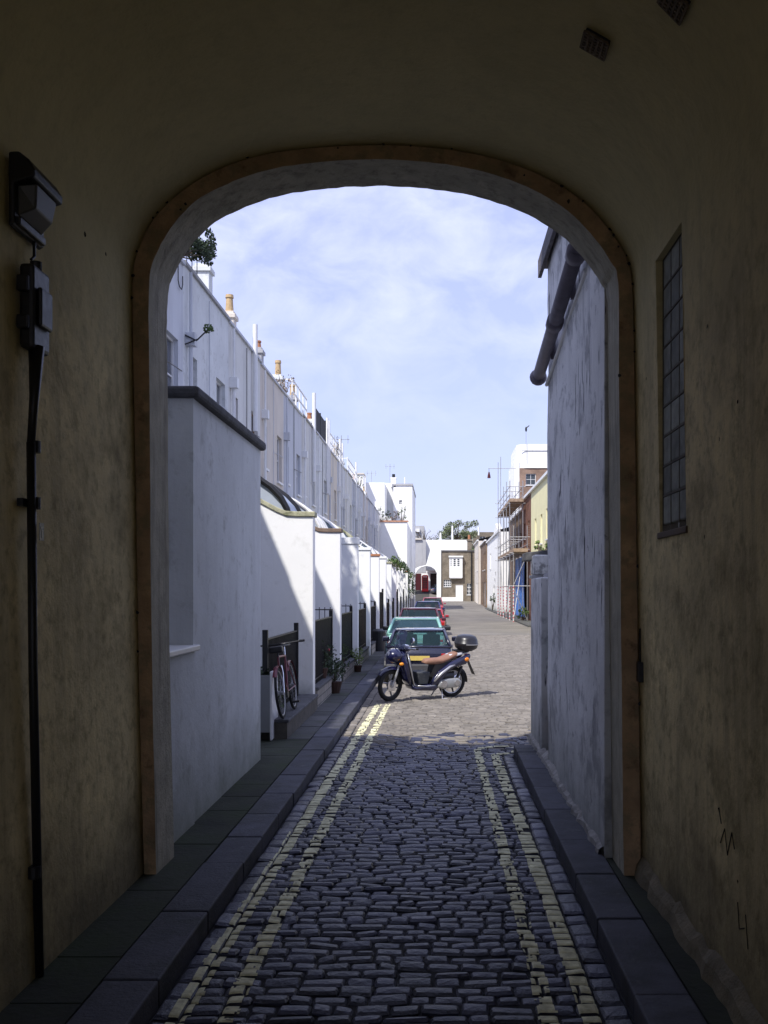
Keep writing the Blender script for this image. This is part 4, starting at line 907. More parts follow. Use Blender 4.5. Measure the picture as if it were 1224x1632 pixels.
    MB().loft(rings, close=False).build('rear_mudguard', black, t, smooth=True)
    MB().add([(-1.0, -.05, .78), (-1.0, .05, .78), (-1.20, .06, .42), (-1.20, -.06, .42)], [(0, 1, 2, 3)]).build('mud_flap', blackplastic, t)
    MB().tube([(-.40, .09, .20), (-.36, .20, .01)], .012, 6).tube([(-.40, -.09, .20), (-.36, -.20, .01)], .012, 6).tube([(-.37, .20, .012), (-.45, .24, .012)], .012, 6).build('stand', silver, t)
    # top box and rack
    MB().box(-1.08, -.72, -.10, .10, .90, .925).tube([(-.80, .09, .86), (-1.0, .09, .90)], .012, 6).build('rack', black, t)
    tb = MB().loft([[(-.99 + .23 * c * k, .24 * s * k, z) for c, s in [(math.cos(2 * math.pi * q / 20), math.sin(2 * math.pi * q / 20)) for q in range(20)]] for z, k in ((.925, .70), (.96, .92), (1.03, 1.0), (1.035, 1.02), (1.06, 1.02), (1.065, 1.0), (1.14, .93), (1.19, .78), (1.215, .45))]).build('top_box', simple('matt_black_box', (.02, .02, .025), .33), t, smooth=True)
    MB().loft([[(-.99 + .232 * math.cos(R(a)) * 1.03, .243 * math.sin(R(a)) * 1.03, z) for a in range(55, 130, 8)] for z in (1.035, 1.055)], close=False).build('reflector_strip', silver, tb)
    # leg room bag / basket
    MB().loft([[(.16, -.13, .30), (.16, .13, .30), (-.06, .13, .30), (-.06, -.13, .30)], [(.19, -.15, .54), (.19, .15, .54), (-.09, .15, .54), (-.09, -.15, .54)]]).build('foot_basket', mat('dark_grey_mesh', (.06, .065, .07), rough=.7, var=.4, scale=60), t, bevel=.02)
    return t
p0 = Vector((X_(618, 18.75), 18.75)); p1 = Vector((X_(722, 19.55), 19.55)); dv = p0 - p1; ang = math.atan2(dv.y, dv.x); mid = (p0 + p1) / 2
sc0 = scooter((mid.x, mid.y, .005), ang); sc0.rotation_euler = (R(-5), 0, ang)

# ------------------------------------------------------------------ end of the left terrace
eb = thing('end_block', 'tall bright white stepped house block closing the left terrace', 'building', (-4, 91, 0))
fE = frY(91.05)
yE = 91.05; Zt = Z_(832, yE)
kid(wallgrid(fE, -9, X_(649, yE), 0, Zt, []), 'lower_wall', brightwhite, eb); kid(MB().box(X_(649, yE) - .001, X_(649, yE), yE, 99, 0, Zt), 'side_wall', brightwhite, eb)
kid(MB().box(-9, X_(651, yE), yE - .08, yE + .15, Zt, Zt + .14), 'parapet', mat('terracotta_parapet', (.48, .26, .17), var=.3, scale=6), eb)
kid(MB().box(-9, X_(649, yE) - .01, yE + .16, 99, Zt - .3, Zt - .2), 'terrace_floor', slate, eb)
y2 = 99.0; f2 = frY(y2)
wn = (X_(636, y2), X_(641, y2), Z_(804, y2), Z_(797, y2))
kid(wallgrid(f2, X_(627, y2), X_(657, y2), 0, Z_(774, y2), [wn]), 'upper_wall', brightwhite, eb); window(eb, f2, *wn, sill=False)
kid(MB().box(X_(657, y2) - .002, X_(657, y2), y2, 112, 0, Z_(774, y2)), 'side_wall', brightwhite, eb)
kid(MB().box(X_(560, 95), X_(613, 95), 95, 99.6, 0, Z_(769, 95)), 'upper_wall', brightwhite, eb)
kid(MB().box(X_(624, y2), X_(658, y2) , y2 - .1, 112, Z_(774, y2), Z_(774, y2) + .2), 'parapet', greyr, eb)
kid(MB().box(-11, X_(627, y2), 99.6, 112, 0, Z_(769, y2)), 'upper_wall', brightwhite, eb)
chb = kid(MB().box(X_(623, y2), X_(631, y2), y2, y2 + .8, Z_(776, y2), Z_(763, y2)).box(X_(622.5, y2), X_(631.5, y2), y2 - .05, y2 + .85, Z_(763, y2), Z_(761, y2)), 'chimney', brightwhite, eb)
MB().tube([(X_(627, y2), y2 + .4, Z_(761, y2)), (X_(627, y2), y2 + .4, Z_(755, y2))], .16, 10).build('chimney_pot', black, chb)
kid(MB().box(X_(560, 94), X_(580, 94), 93.5, 96, 8, Z_(757, 94)), 'chimney', brightwhite, eb); kid(MB().box(X_(559, 94), X_(581, 94), 93.4, 96.1, Z_(757, 94), Z_(755, 94)), 'chimney_cap', cream, eb)
kid(MB().tube([(X_(645, y2), y2 + .3, Z_(774, y2)), (X_(645, y2), y2 + .3, Z_(760, y2))], .07, 6), 'vent_pipe', whitepaint, eb)
def antenna(x, y, z, h, label, k=3):
    t = thing('tv_antenna', label, 'antenna', (x, y, z)); MB().tube([(0, 0, 0), (0, 0, h)], .025, 5).build('mast', galv, t); m = MB().tube([(-.5, 0, h * .9), (.5, 0, h * .9)], .015, 4)
    for q in range(k): m.tube([(-.4 + q * .4, -.25, h * .9), (-.4 + q * .4, .25, h * .9)], .012, 4); m.tube([(-.4 + q * .4, 0, h * .9 - .25), (-.4 + q * .4, 0, h * .9 + .25)], .012, 4)
    m.build('aerial', galv, t)
antenna(X_(621, y2), y2 + .6, Z_(774, y2), 2.2, 'tv aerial mast on the white end block beside its chimney')
antenna(X_(592, 97), 97, Z_(769, 97), 1.0, 'low tv aerial on the flat roof left of the white block chimney')
antenna(X_(544, 60), 60, 9.0, 2.4, 'thin tv aerial rising from the left terrace roof')
for q, (px_, lab) in enumerate(((606, 'leafy plant at the left end of the end block terrace'), (615, 'bushy roof terrace plant beside the round white pot'), (628, 'small plant on the middle of the end block terrace'), (641, 'tall thin terrace plant at the right of the end block'))):
    shrub('terrace_plant', lab, (X_(px_, 91.5), 91.5, Zt + .5), (.4, .3, .45 + .3 * (q in (0, 3))), 170, .12, [leafm, leafdark, brownc, leafm][q], 60 + q, (X_(px_, 91.5), 91.5, Zt - .2), 14)
ump = thing('dish', 'round white dish on the end block roof terrace', 'satellite dish', (X_(616, 92.5), 92.5, Zt + .1)); MB().blob((0, 0, .2), (.5, .12, .35), 16, 8).build('dish_face', whitepaint, ump, smooth=True); MB().tube([(0, 0, -.3), (0, 0, .1)], .04, 6).build('stand', galv, ump)
kid(MB().tube([(X_(576, 62), 62, 8.8), (X_(588, 74), 74, 8.8)], .01, 4), 'cable', black, eb)

# ------------------------------------------------------------------ right: tall peeling wall, pier, ledge things
rb = thing('boarded_building', 'tall peeling white rendered side wall with dark eaves beyond the arch on the right', 'building', (1.25, 9, 0))
XR = 1.25; z_top = Z_(425, 11.5)
m_ = MB(); nY, nZ = 16, 24; r9 = random.Random(6); grid = []
for a in range(nY + 1):
    grid.append([(XR - .018 + (.03 * min(1, a / 3) * mn.noise(Vector((a * .4, b * .35, 0)))), lerp(7.425, 11.3, a / nY), lerp(-.05, z_top, b / nZ)) for b in range(nZ + 1)])
m_.loft(grid, close=False); kid(m_, 'wall', peeling, rb, smooth=True)
kid(MB().box(XR - .017, XR + .3, 7.428, 7.46, -.05, z_top), 'end_wall', peeling, rb)
kid(MB().box(XR - .01, 6, 11.27, 11.31, 0, z_top)  .box(XR + .05, 6, 7.5, 11.26, z_top - .1, z_top), 'end_wall', peeling, rb)
kid(MB().box(XR - .08, 6.2, 7.44, 11.58, z_top, z_top + .07).box(XR - .1, XR - .06, 7.44, 11.6, z_top - .10, z_top + .10), 'eaves', mat('weathered_fascia', (.14, .13, .14), var=.3, scale=9), rb)
m_ = MB(); r10 = random.Random(12); rings = []
for k in range(60):
    yk = lerp(7.46, 13.35, k / 59); w = .05 + .04 * r10.random(); h = .07 + .06 * r10.random(); rings.append([(XR + .02, yk, .09), (XR - w, yk, .09), (XR - w * .8, yk, .09 + h * .6), (XR + .02, yk, .1 + h)])
m_.loft(rings, close=False); kid(m_, 'skirting', mat('crumbling_render', (.28, .27, .25), var=.35, scale=12, bump=.7), rb)
# soil pipe
sp_ = thing('soil_pipe', 'thick grey soil pipe sloping along the top of the right wall', 'pipe', (1.12, 11.2, 4.5))
A = Vector((XR - .115, 8.2, Z_(398, 8.2))); B_ = Vector((XR - .115, 11.35, Z_(598, 11.35)))
def off(p): return tuple(Vector(p) - Vector(sp_.location))
MB().tube([off(A), off(B_)], .068, 16).build('pipe', greypipe, sp_, smooth=True)
MB().tube([off(A + Vector((.0, -.35, .30))), off(A + Vector((0, -.12, .12))), off(A)], .068, 14).build('bend', greypipe, sp_, smooth=True)
for tt in (.02, .50): c = A.lerp(B_, tt); d = (B_ - A).normalized(); MB().tube([off(c - d * .07), off(c + d * .07)], .085, 16).build('collar', greypipe, sp_, smooth=True)
MB().blob(off(B_ + Vector((0, .06, -.01))), (.10, .12, .095), 14, 8).build('elbow', greypipe, sp_, smooth=True)
MB().tube([off(A + Vector((.09, .1, -.14))), off(B_ + Vector((.09, 0, -.11)))], .022, 8).build('cable', whitepaint, sp_)
for tt in (.25, .75): c = A.lerp(B_, tt) ; MB().box(*[v for p in zip(off(c + Vector((.05, -.015, -.09))), off(c + Vector((.12, .015, .09)))) for v in p]).build('bracket', greypipe, sp_)
# pier
pr = thing('gate_pier', 'narrow pale peeling pier standing past the dark slit in the right wall', 'pier', (XR, 12.5, 0))
kid(MB().box(XR - .015, XR + .3, 12.08, 13.42, -.05, Z_(922, 13.42)), 'wall', peeling, pr, bevel=.015)
kid(MB().box(XR + .30, XR + .34, 11.32, 12.07, -.05, 2.2), 'door_frame', black, pr)
dd_ = thing('side_door', 'narrow grimy doorway glimpsed in the slit between tall wall and pier', 'door', (XR + .25, 11.72, .1))
MB().box(-.03, .0, -.36, .34, 0, 1.0).build('lower_panel', wood, dd_); MB().box(-.03, 0, -.36, .34, 1.02, 1.75).build('pane', glass('green_glass', (.08, .13, .10), rough=.2), dd_); MB().box(-.04, .01, -.36, .34, .5, .62).box(-.045, .01, -.36, .34, .98, 1.04).box(-.045, .01, -.36, .34, 1.74, 1.95).build('rail', mat('red_brown_frame', (.12, .07, .05)), dd_)
ac = thing('wall_unit', 'weathered white metal box unit resting on the pier top at right', 'air conditioner', (XR + .1, 13.35, Z_(922, 13.42)))
MB().box(-.10, .20, -.22, .30, .05, .31).build('housing', mat('dirty_white_metal', (.8, .8, .77), var=.2, scale=8, stain=((.2, .2, .19), .8, 7, .5, .6)), ac, bevel=.02)
MB().box(.09, .21, -.235, -.18, .08, .34).build('fan_grille', black, ac); MB().box(.02, .4, -.4, -.16, -.01, .06).box(-.12, .22, -.2, .3, 0, .045).build('foot', greyr, ac, bevel=.01)
bm_ = thing('canopy_beam', 'dark grey weathered beam slab above the white unit, jutting from right wall', 'beam', (XR + .1, 13.6, Z_(892, 13.4)))
MB().loft([[(-.18, -.1, -.01), (-.18, .5, -.01), (-.18, .5, .10), (-.18, -.1, .10)], [(.6, -.9, .02), (.6, .5, .02), (.6, .5, .17), (.6, -.9, .17)]]).build('slab', mat('old_lead', (.10, .10, .105), var=.35, scale=10, bump=.5), bm_, bevel=.01)
MB().box(.12, .6, -.6, .4, -.32, -.02).build('soffit_box', black, bm_)
shrub('wall_plant', 'bright green leafy plant growing on top of the dark beam', (XR + .24, 13.9, Z_(872, 13.7)), (.14, .2, .10), 200, .05, leafyel, 77, (XR + .2, 13.85, Z_(886, 13.7)), 10)

# ------------------------------------------------------------------ right-hand side of the mews
XG = 5.95; fR = frXn(XG)
def house_right(label, ya, yb, m, zt, holes, wm=None, X=XG, name='mews_house', doors=(), cols=2, rows=2, fasc=whitepaint, roofm=slate, cat='house'):
    fr = frXn(X); h = thing(name, label, cat, (X, ya, gz(ya)), group='houses along the right side')
    kid(wallgrid(fr, ya, yb, gz(ya) - .1, zt, list(holes) + [d[:4] for d in doors]), 'wall', m, h)
    for q in holes: window(h, fr, *q, cols=cols, rows=rows, gm=wm or windowglass)
    for d in doors: kid(MB().fbox(fr, d[0], d[1], d[2], d[3], -.14, -.08), 'door', d[4], h)
    kid(MB().box(X + .02, X + 8, ya, ya + .05, 0, zt), 'side_wall', m, h); kid(MB().box(X + .02, X + 8, yb - .05, yb, 0, zt), 'side_wall', m, h)
    kid(MB().box(X - .16, X + .05, ya, yb, zt, zt + .16), 'fascia', fasc, h)
    kid(MB().loft([[(X - .14, ya, zt + .165), (X - .14, yb, zt + .165)], [(X + 4, ya, zt + 1.2), (X + 4, yb, zt + 1.2)], [(X + 8, ya, zt), (X + 8, yb, zt)]], close=False), 'roof', roofm, h)
    return h
# near ones stand behind the boarded building, out of the photo but on the street
house_right('yellow rendered mews house with white fascia on the right', 48, 64.5, yellowr, 8.35, [(50, 51.1, 4.9, 6.6), (54.3, 55.4, 4.9, 6.6), (57.5, 58.5, 4.8, 6.5), (61.0, 62.0, 4.8, 6.5)], doors=[(59, 61, .1, 2.4, whitepaint)])
house_right('dark red brick mews house behind the nearest scaffolding', 64.5, 72, brickred, 8.35, [(65.6, 66.6, 4.8, 6.7), (68.6, 69.8, 4.8, 6.7)], doors=[(66, 69.3, .1, 2.6, black)])
house_right('brown brick house half hidden by the scaffolding and blue sheet', 72, 88, brickside, 8.0, [(75, 76.2, 4.6, 6.4), (79, 80.2, 4.6, 6.4), (84, 85.2, 4.6, 6.4)], X=6.2, doors=[(80, 84, .1, 2.6, black)])
house_right('bright white mews house with stepped gables beyond the scaffolding', 89, 112, brightwhite, 7.3, [(104, 105.5, 4.3, 5.9)], X=5.4, doors=[(98, 99.4, .1, 2.4, black)])
gbw = thing('gable_parapet', 'white pointed gable parapet on top of the white right-hand house', 'parapet', (5.4, 90, 7.3))
MB().loft([[(-.02, 0, 0), (-.02, 5, 1.1), (-.02, 10, 0)], [(.4, 0, 0), (.4, 5, 1.1), (.4, 10, 0)]], close=True).build('gable', brightwhite, gbw)
house_right('brown brick house with garage doors next to the white house', 112, 126, brickside, 7.6, [(113.5, 115.5, 4.4, 6.4), (118, 120, 4.4, 6.4)], X=5.25, doors=[(113.5, 116.5, .3, 3.0, greyr), (118, 121, .35, 3.0, black)], cols=1, rows=1)
house_right('narrow cream and white house at the far right corner of the lane', 126, 139.6, cream, 8.3, [(128, 129.5, 4.6, 6.2), (133, 134.5, 4.6, 6.2)], X=4.95, doors=[(129, 132, .4, 3.0, whitepaint)])

# tall white and brick block behind
tw = thing('tower_block', 'tall block with white curved top storey and brick below, behind scaffolding', 'building', (9, 96, 0))
yT = 95.0; fT = frY(yT); wx = (X_(838, yT), X_(854, yT), Z_(773, yT), Z_(755, yT))
kid(wallgrid(fT, X_(828, yT), 14, 0, Z_(746, yT), [wx]), 'brick_wall', brick('tower_brick', (.24, .15, .11), (.30, .19, .14), (.3, .25, .2), 'x'), tw)
window(tw, fT, *wx, cols=2, rows=2)
pts = []
for q in range(0, 91, 15): pts.append((X_(824, yT) + 1.0 - 1.0 * math.cos(R(q)), yT + .9 - 1.0 * math.sin(R(q))))
pts += [(14, yT - .1), (14, yT + 8), (X_(824, yT), yT + 8)]
kid(MB().loft([[(x, y, z) for x, y in pts] for z in (Z_(746, yT), Z_(713, yT), Z_(708, yT))]), 'top_storey', brightwhite, tw)
kid(MB().box(X_(820, yT), X_(828, yT) - .002, yT + .1, yT + 8, 0, Z_(735, yT)), 'side_wall', brightwhite, tw)
kid(MB().box(X_(829, yT), 14, yT - .16, yT - .102, Z_(719, yT), Z_(718, yT)), 'rail', greyr, tw)
at = thing('weather_vane', 'thin pole with small dark vane above the white top storey', 'mast', (X_(838, yT), yT - .3, Z_(735, yT)))
MB().tube([(0, 0, 0), (0, 0, 2.9)], .022, 5).build('mast', galv, at); MB().blob((0, 0, 3.0), (.1, .06, .25), 8, 6).tube([(0, 0, 3.1), (.3, 0, 3.35)], .05, 5).build('vane', black, at)

# ------------------------------------------------------------------ scaffolding
sf = thing('scaffolding', 'tube scaffolding with plank lifts, red and white wrapped posts, on the right side', 'scaffolding', (5, 66, 0))
tapem = bpy.data.materials.new('red_white_tape'); N, L = nodes(tapem); geo = N.new('ShaderNodeNewGeometry'); w_ = N.new('ShaderNodeTexWave'); w_.wave_type = 'BANDS'; w_.bands_direction = 'Z'; w_.inputs['Scale'].default_value = 1.3; w_.inputs['Distortion'].default_value = 7
L.new(geo.outputs['Position'], w_.inputs['Vector']); rp = N.new('ShaderNodeValToRGB'); rp.color_ramp.interpolation = 'CONSTANT'; rp.color_ramp.elements[0].color = (.62, .58, .58, 1); rp.color_ramp.elements[1].position = .70; rp.color_ramp.elements[1].color = (.5, .12, .13, 1)
L.new(w_.outputs[0], rp.inputs[0]); L.new(rp.outputs[0], N['Principled BSDF'].inputs['Base Color'])
YB = [65.0, 68.4, 71.8, 75.2, 78.6, 82.0]; Xo, Xi = 4.85, 5.75
L1, L2 = 4.55, 8.1
for j, y in enumerate(YB):
    for X in (Xo, Xi):
        top = 12.6 if (j == 5 and X == Xo) or (j == 4 and X == Xo) else (9.9 if j >= 2 else 6.3 if j < 1 else 9.6)
        if y < 66 and X == Xo: pass
        kid(MB().tube([(X, y, 2.4 if X == Xo else 0), (X, y, top)], .03, 6), 'post', galv, sf)
        if X == Xo: kid(MB().tube([(X, y, 0), (X, y, 2.4)], .045, 8), 'wrapped_post', tapem, sf)
def ledger(p, q, m=galv, r=.026): kid(MB().tube([p, q], r, 6), 'tube', m, sf)
for X in (Xo, Xi):
    for z in (L1 - .1, L1 + .5, L1 + 1.0): ledger((X, YB[0] - .3, z), (X, YB[-1] + .3, z))
    for z in (L2 - .1, L2 + .55, L2 + 1.1): ledger((X, YB[1] - .3, z), (X, YB[-1] + .3, z))
ledger((Xo, YB[0], 2.35), (Xo, YB[-1], 2.35), tapem)
for y in YB:
    for z in (2.35, L1 - .05, L1 + 1.0) + ((L2 - .05, L2 + 1.1) if y > 66 else ()): ledger((Xo - .25, y + .04, z), (XG + .0, y + .04, z), galv)
for a, b in (((Xo, YB[0], .1), (Xi, YB[1], 4.4)), ((Xo, YB[1], 4.4), (Xo, YB[2], .1)), ((Xo, YB[3], .1), (Xo, YB[4], 4.4)), ((Xi, YB[0], .1), (Xo, YB[0], 2.2)), ((Xo, YB[0], 2.4), (Xi, YB[0], 4.4)), ((Xo, YB[2], 4.6), (Xo, YB[3], 8)), ((Xo, YB[4], 4.6), (Xo, YB[5], 8))): ledger(a, b)
for (ya, yb, z) in ((YB[0] - .4, YB[-1], L1), (YB[1] - .4, YB[-1], L2)):
    for q in range(4): kid(MB().box(Xo + .02 + q * .225, Xo + .235 + q * .225, ya + .1 * (q % 2), yb, z, z + .04), 'plank', plankm, sf)
    kid(MB().box(Xo - .035, Xo, ya, yb, z + .02, z + .24).box(Xo, Xi, ya - .03, ya, z + .02, z + .24), 'toe_board', plankm, sf)
ledger((Xo - .8, YB[-1], 12.1), (Xi + .6, YB[-1], 12.1))
rl = thing('hoist_bucket', 'small red hoist weight hanging from the tube at the top of the scaffolding', 'hoist', (Xo - .75, YB[-1], 11.4))
MB().tube([(0, 0, .7), (0, 0, .35)], .015, 4).build('rope', black, rl); MB().tube([(0, 0, .4), (0, 0, .1), (0, 0, -.1)], [.05, .12, .14], 10).build('bucket', reddoor, rl)
sh_ = thing('blue_sheet', 'bright blue protective sheet hung behind the lower scaffolding', 'tarpaulin', (5.86, 67, 2.2))
m_ = MB(); rs_ = random.Random(4); rows2 = []
for b in range(9): rows2.append([(.0 - .07 * math.sin(a * 1.3 + b * .4) - .02 * rs_.random(), lerp(1.0, 9.5, a / 20), lerp(-2.0, 2.2, b / 8)) for a in range(21)])
m_.loft(rows2, close=False).build('sheet', bluesheet, sh_, smooth=True)
shrub('bush', 'green bush at the foot of the scaffolding', (5.5, 65.5, .5), (.35, .7, .4), 500, .11, leafm, 81, (5.5, 65.5, .05), 16)
shrub('bush', 'small shrub against the white house far right', (5.15, 96, 1.3), (.25, .8, .5), 200, .14, leafdark, 82, (5.15, 96, .05), 12)
for q in range(3):
    dn = thing('wall_sign', 'small dark plate on the white right-hand house, %s of three' % ['topmost', 'middle', 'lowest'][q], 'sign', (5.4, 95 + q * 1.1, 3.7 - q * .6)); MB().box(-.06, 0, -.4, .4, -.12, .12).build('plate', greyr, dn)

# ------------------------------------------------------------------ end of the lane
YE = 140.0; fEnd = frY(YE); g0 = gz(YE)
def ex(p): return X_(p, YE)
def ez(p): return Z_(p, YE)
hs = thing('brick_house', 'brown brick house with white oriel window closing the end of the lane', 'house', (2, YE, g0))
w1 = (ex(707), ex(719), ez(935), ez(924)); dr = (ex(726), ex(738), g0, ez(932)); w2 = (ex(744), ex(751), ez(948), ez(930)); gar = (ex(704), ex(721), g0 + .05, ez(938))
kid(wallgrid(fEnd, ex(698), ex(757), g0 - .3, ez(879), [w1, dr, w2]), 'wall', brickbrown, hs)
window(hs, fEnd, *w1, cols=4, rows=3, barw=.07); window(hs, fEnd, *w2, cols=2, rows=3, barw=.08); kid(MB().fbox(fEnd, *dr, -.12, -.06), 'door', whitepaint, hs)
kid(MB().fbox(fEnd, ex(703), ex(738), g0 - .3, g0 + .55, .004, .12), 'plinth', brightwhite, hs)
kid(MB().fbox(fEnd, ex(697), ex(757), ez(879), ez(877), -.3, .14), 'coping', darkstone, hs)
ori = kid(MB().fbox(fEnd, ex(716), ex(737), ez(921), ez(904), .0, .55), 'oriel', whitepaint, hs)
fO = frY(YE - .55); wf = kid(MB().fbox(fO, ex(716), ex(737), ez(904), ez(889), -.53, -.02), 'oriel_frame', whitepaint, hs)
pn = MB(); 
for (pa, pb) in ((723, 726), (729, 732)):
    for k in range(4): za = lerp(ez(902.5), ez(890.5), k / 4); pn.fbox(fO, ex(pa), ex(pb), za + .04, za + (ez(890.5) - ez(902.5)) / 4 - .05, -.02, .0)
for k in range(4): za = lerp(ez(902.5), ez(890.5), k / 4); pn.fbox(fO, ex(718.3), ex(719.3), za + .04, za + .22, -.02, .0)
pn.build('pane', windowglass, wf)
kid(MB().fbox(fEnd, ex(715), ex(738), ez(888.5), ez(886), .0, .68).fbox(fEnd, ex(717), ex(736), ez(922), ez(921), 0, .5), 'oriel_roof', whitepaint, hs)
kid(MB().tube([(ex(751.5), YE - .1, ez(880)), (ex(751.5), YE - .1, g0)], .09, 8), 'downpipe', black, hs)
kid(MB().box(ex(698), ex(757), YE + .3, YE + 8, 0, ez(881)), 'back_wall', brickbrown, hs)
kid(MB().box(ex(745), ex(752), YE + .5, YE + 1.3, ez(880), ez(862)).box(ex(744), ex(753), YE + .4, YE + 1.4, ez(862), ez(859)), 'chimney', brickbrown, hs); kid(MB().tube([(ex(748), YE + .9, ez(859)), (ex(748), YE + .9, ez(852))], .18, 8), 'chimney_pot', terracotta, hs)
# white arched gateway wall left of the house
gw = thing('arched_gateway', 'white wall with a wide segmental arch opening at the end of the lane', 'gateway', (-2, YE, g0))
ap = [(ex(662), ez(950)), (ex(662), ez(916)), (ex(666), ez(909)), (ex(671), ez(905)), (ex(679), ez(902.5)), (ex(687), ez(904)), (ex(693), ez(908)), (ex(696), ez(914)), (ex(696), ez(955))]
op = [(ex(656), ez(950)), (ex(656), ez(916)), (ex(658), ez(908)), (ex(668), ez(903)), (ex(679), ez(900.5)), (ex(690), ez(862)), (ex(703), ez(862)), (ex(703), ez(914)), (ex(703), ez(957))]
kid(MB().loft([[(x, YE - .25, z) for x, z in op], [(x, YE - .25, z) for x, z in ap], [(x, YE + .3, z) for x, z in ap]], close=False), 'wall', brightwhite, gw)
kid(MB().tube([(x, YE - .28, z + .04) for x, z in ap[1:8]], .06, 6), 'arch_moulding', greyr, gw)
ww = thing('white_block', 'plain bright white block rising behind the brick house', 'building', (2, 150, 2))
kid(MB().box(X_(679, 149), X_(746, 149), 149.5, 153.3, 5, Z_(860, 149)).box(X_(697, 149), X_(746, 149), 149.5, 158, 0, 5), 'wall', brightwhite, ww)
gwl = thing('grey_block', 'flat grey building wall beside the white end block', 'building', (-3, 141, 0))
kid(MB().box(X_(645, 146), X_(679, 146) - .02, 146.2, 149.4, 4.6, Z_(860, 146)), 'wall', greyr, gwl); kid(MB().box(X_(645, 146), X_(672, 146), 145.9, 149.4, Z_(860, 146), Z_(859, 146) + .1), 'coping', cream, gwl)
# courtyard behind the arch
YC = 153.5
bk = thing('courtyard_wall', 'white lunette wall with dark red doors seen through the far arch', 'wall', (-2, YC, 2))
kid(MB().box(X_(655, YC), X_(705, YC), YC, YC + .4, 1.5, Z_(895, YC)), 'wall', brightwhite, bk)
kid(MB().box(X_(659, YC), X_(671, YC), YC - .08, YC - .01, gz(YC) - .1, Z_(914, YC)), 'door', reddoor, bk)
kid(MB().box(X_(686, YC), X_(696, YC), YC - .08, YC - .01, gz(YC) - .1, Z_(914, YC)), 'door', mat('dark_brown_door', (.05, .035, .03)), bk)
pb = thing('telephone_box', 'red telephone box under the far arch', 'telephone box', (X_(677.5, 151), 151, gz(151)), group=None)
zb = 0; hb_ = 2.45; hw_ = .45
m_ = MB()
for sx in (-1, 1):
    for sy in (-1, 1): m_.box(sx * hw_ - .05, sx * hw_ + .05, sy * hw_ - .05, sy * hw_ + .05, 0, 2.1)
m_.box(-.45, .45, -.45, .45, 0, .35).box(-.5, .5, -.5, .5, 2.1, 2.32); m_.build('body', redp, pb)
rng = []
for z, k in ((2.32, 1.0), (2.4, .93), (2.47, .7), (2.50, .3)): rng.append([(-.47 * k, -.47 * k, z), (.47 * k, -.47 * k, z), (.47 * k, .47 * k, z), (-.47 * k, .47 * k, z)])
MB().loft(rng).build('roof', redp, pb)
MB().box(-.30, .30, -.508, -.501, 2.15, 2.27).build('sign_panel', whitepaint, pb)
dr_ = MB().box(-.40, .40, -.47, -.45, .35, 2.1).build('door', simple('red_frame', (.5, .012, .018), .35), pb)
m_ = MB()
for r_ in range(6):
    for c_ in range(3): m_.box(-.36 + c_ * .25, -.15 + c_ * .25, -.478, -.471, .45 + r_ * .27, .66 + r_ * .27)
m_.build('pane', glass('kiosk_glass', (.12, .04, .04), rough=.15), dr_)

# distant buildings + trees
for q, (pa, pb_, zt_, Y, m, lab) in enumerate(((640, 676, 838, 190, greyr, 'distant grey flats with rooftop plant above the grey wall'), (738, 800, 848, 205, brickbrown, 'distant brick terrace behind the far right roofs'))):
    t = thing('distant_building', lab, 'building', (X_(pa, Y), Y, 2)); fr = frY(Y); hl = []
    u = X_(pa, Y) + .8
    while u < X_(pb_, Y) - 2: hl.append((u, u + 1.2, Z_(zt_, Y) - 2.4, Z_(zt_, Y) - .9)); u += 2.6
    kid(wallgrid(fr, X_(pa, Y), X_(pb_, Y), 0, Z_(zt_, Y), hl), 'wall', m, t)
    for h in hl: window(t, fr, *h, cols=2, rows=1, sill=False)
    kid(MB().box(X_(pa, Y), X_(pb_, Y), Y + .3, Y + 6, 0, Z_(zt_, Y) - .01), 'back_wall', m, t)
    if q == 0: kid(MB().box(X_(662, Y), X_(669, Y), Y - .6, Y, Z_(848, Y), Z_(843, Y)), 'balcony', whitepaint, t)
for q, (pxx, za, zb_) in enumerate(((702, 860, 849), (721, 860, 838), (763, 850, 840))):
    t = thing('chimney_pipe', ['short white flue', 'tall thin white flue', 'pale flue'][q] + [' at the left of the white block roof', ' rising before the green tree', ' on the far right brick terrace'][q], 'flue', (X_(pxx, 152), 152, Z_(za, 152))); h = Z_(zb_, 152) - Z_(za, 152) + .0
    MB().tube([(0, 0, -.3), (0, 0, h)], .13, 8).build('pipe', whitepaint, t)
def tree(label, x, Y, zb, zt, rad, n, size, lm, seed, bare=False):
    t = thing('tree', label, 'tree', (x, Y, zb)); r = random.Random(seed); H = zt - zb; st = MB(); lf = MB(); st.tube([(0, 0, 0), (.2, 0, H * .3), (0, .1, H * .6), (.2, 0, H * .9)], [.35, .28, .16, .04], 8)
    for k in range(34):
        z = H * r.uniform(.3, .85); a = r.uniform(0, 6.28); rr = rad * r.uniform(.4, 1.0) * (1.1 - .5 * abs(z / H - .55)); e = Vector((rr * math.cos(a), rr * math.sin(a), min(H, z + rr * r.uniform(.2, .7)))); m = Vector((e.x * .45, e.y * .45, z + (e.z - z) * .4))
        st.tube([(0, 0, z * .85), m, e], [.09, .05, .012], 5)
        for j in range(3): d = Vector((r.gauss(0, 1), r.gauss(0, 1), r.uniform(.2, 1))).normalized() * rad * .35; st.tube([m.lerp(e, .3 + .3 * j), m.lerp(e, .3 + .3 * j) + d * .5, m.lerp(e, .3 + .3 * j) + d], [.03, .015, .006], 3)
        if not bare: lf.leaves(e, (rad * .27, rad * .27, rad * .2), n // 34, size, r, 0)
    st.build('trunk', bark, t)
    if not bare: lf.build('crown', lm, t)
    return t
treeleaf = mat('hazy_tree_leaves', (.13, .155, .075), rough=.7, var=.3, scale=3, bump=0, island=.5)
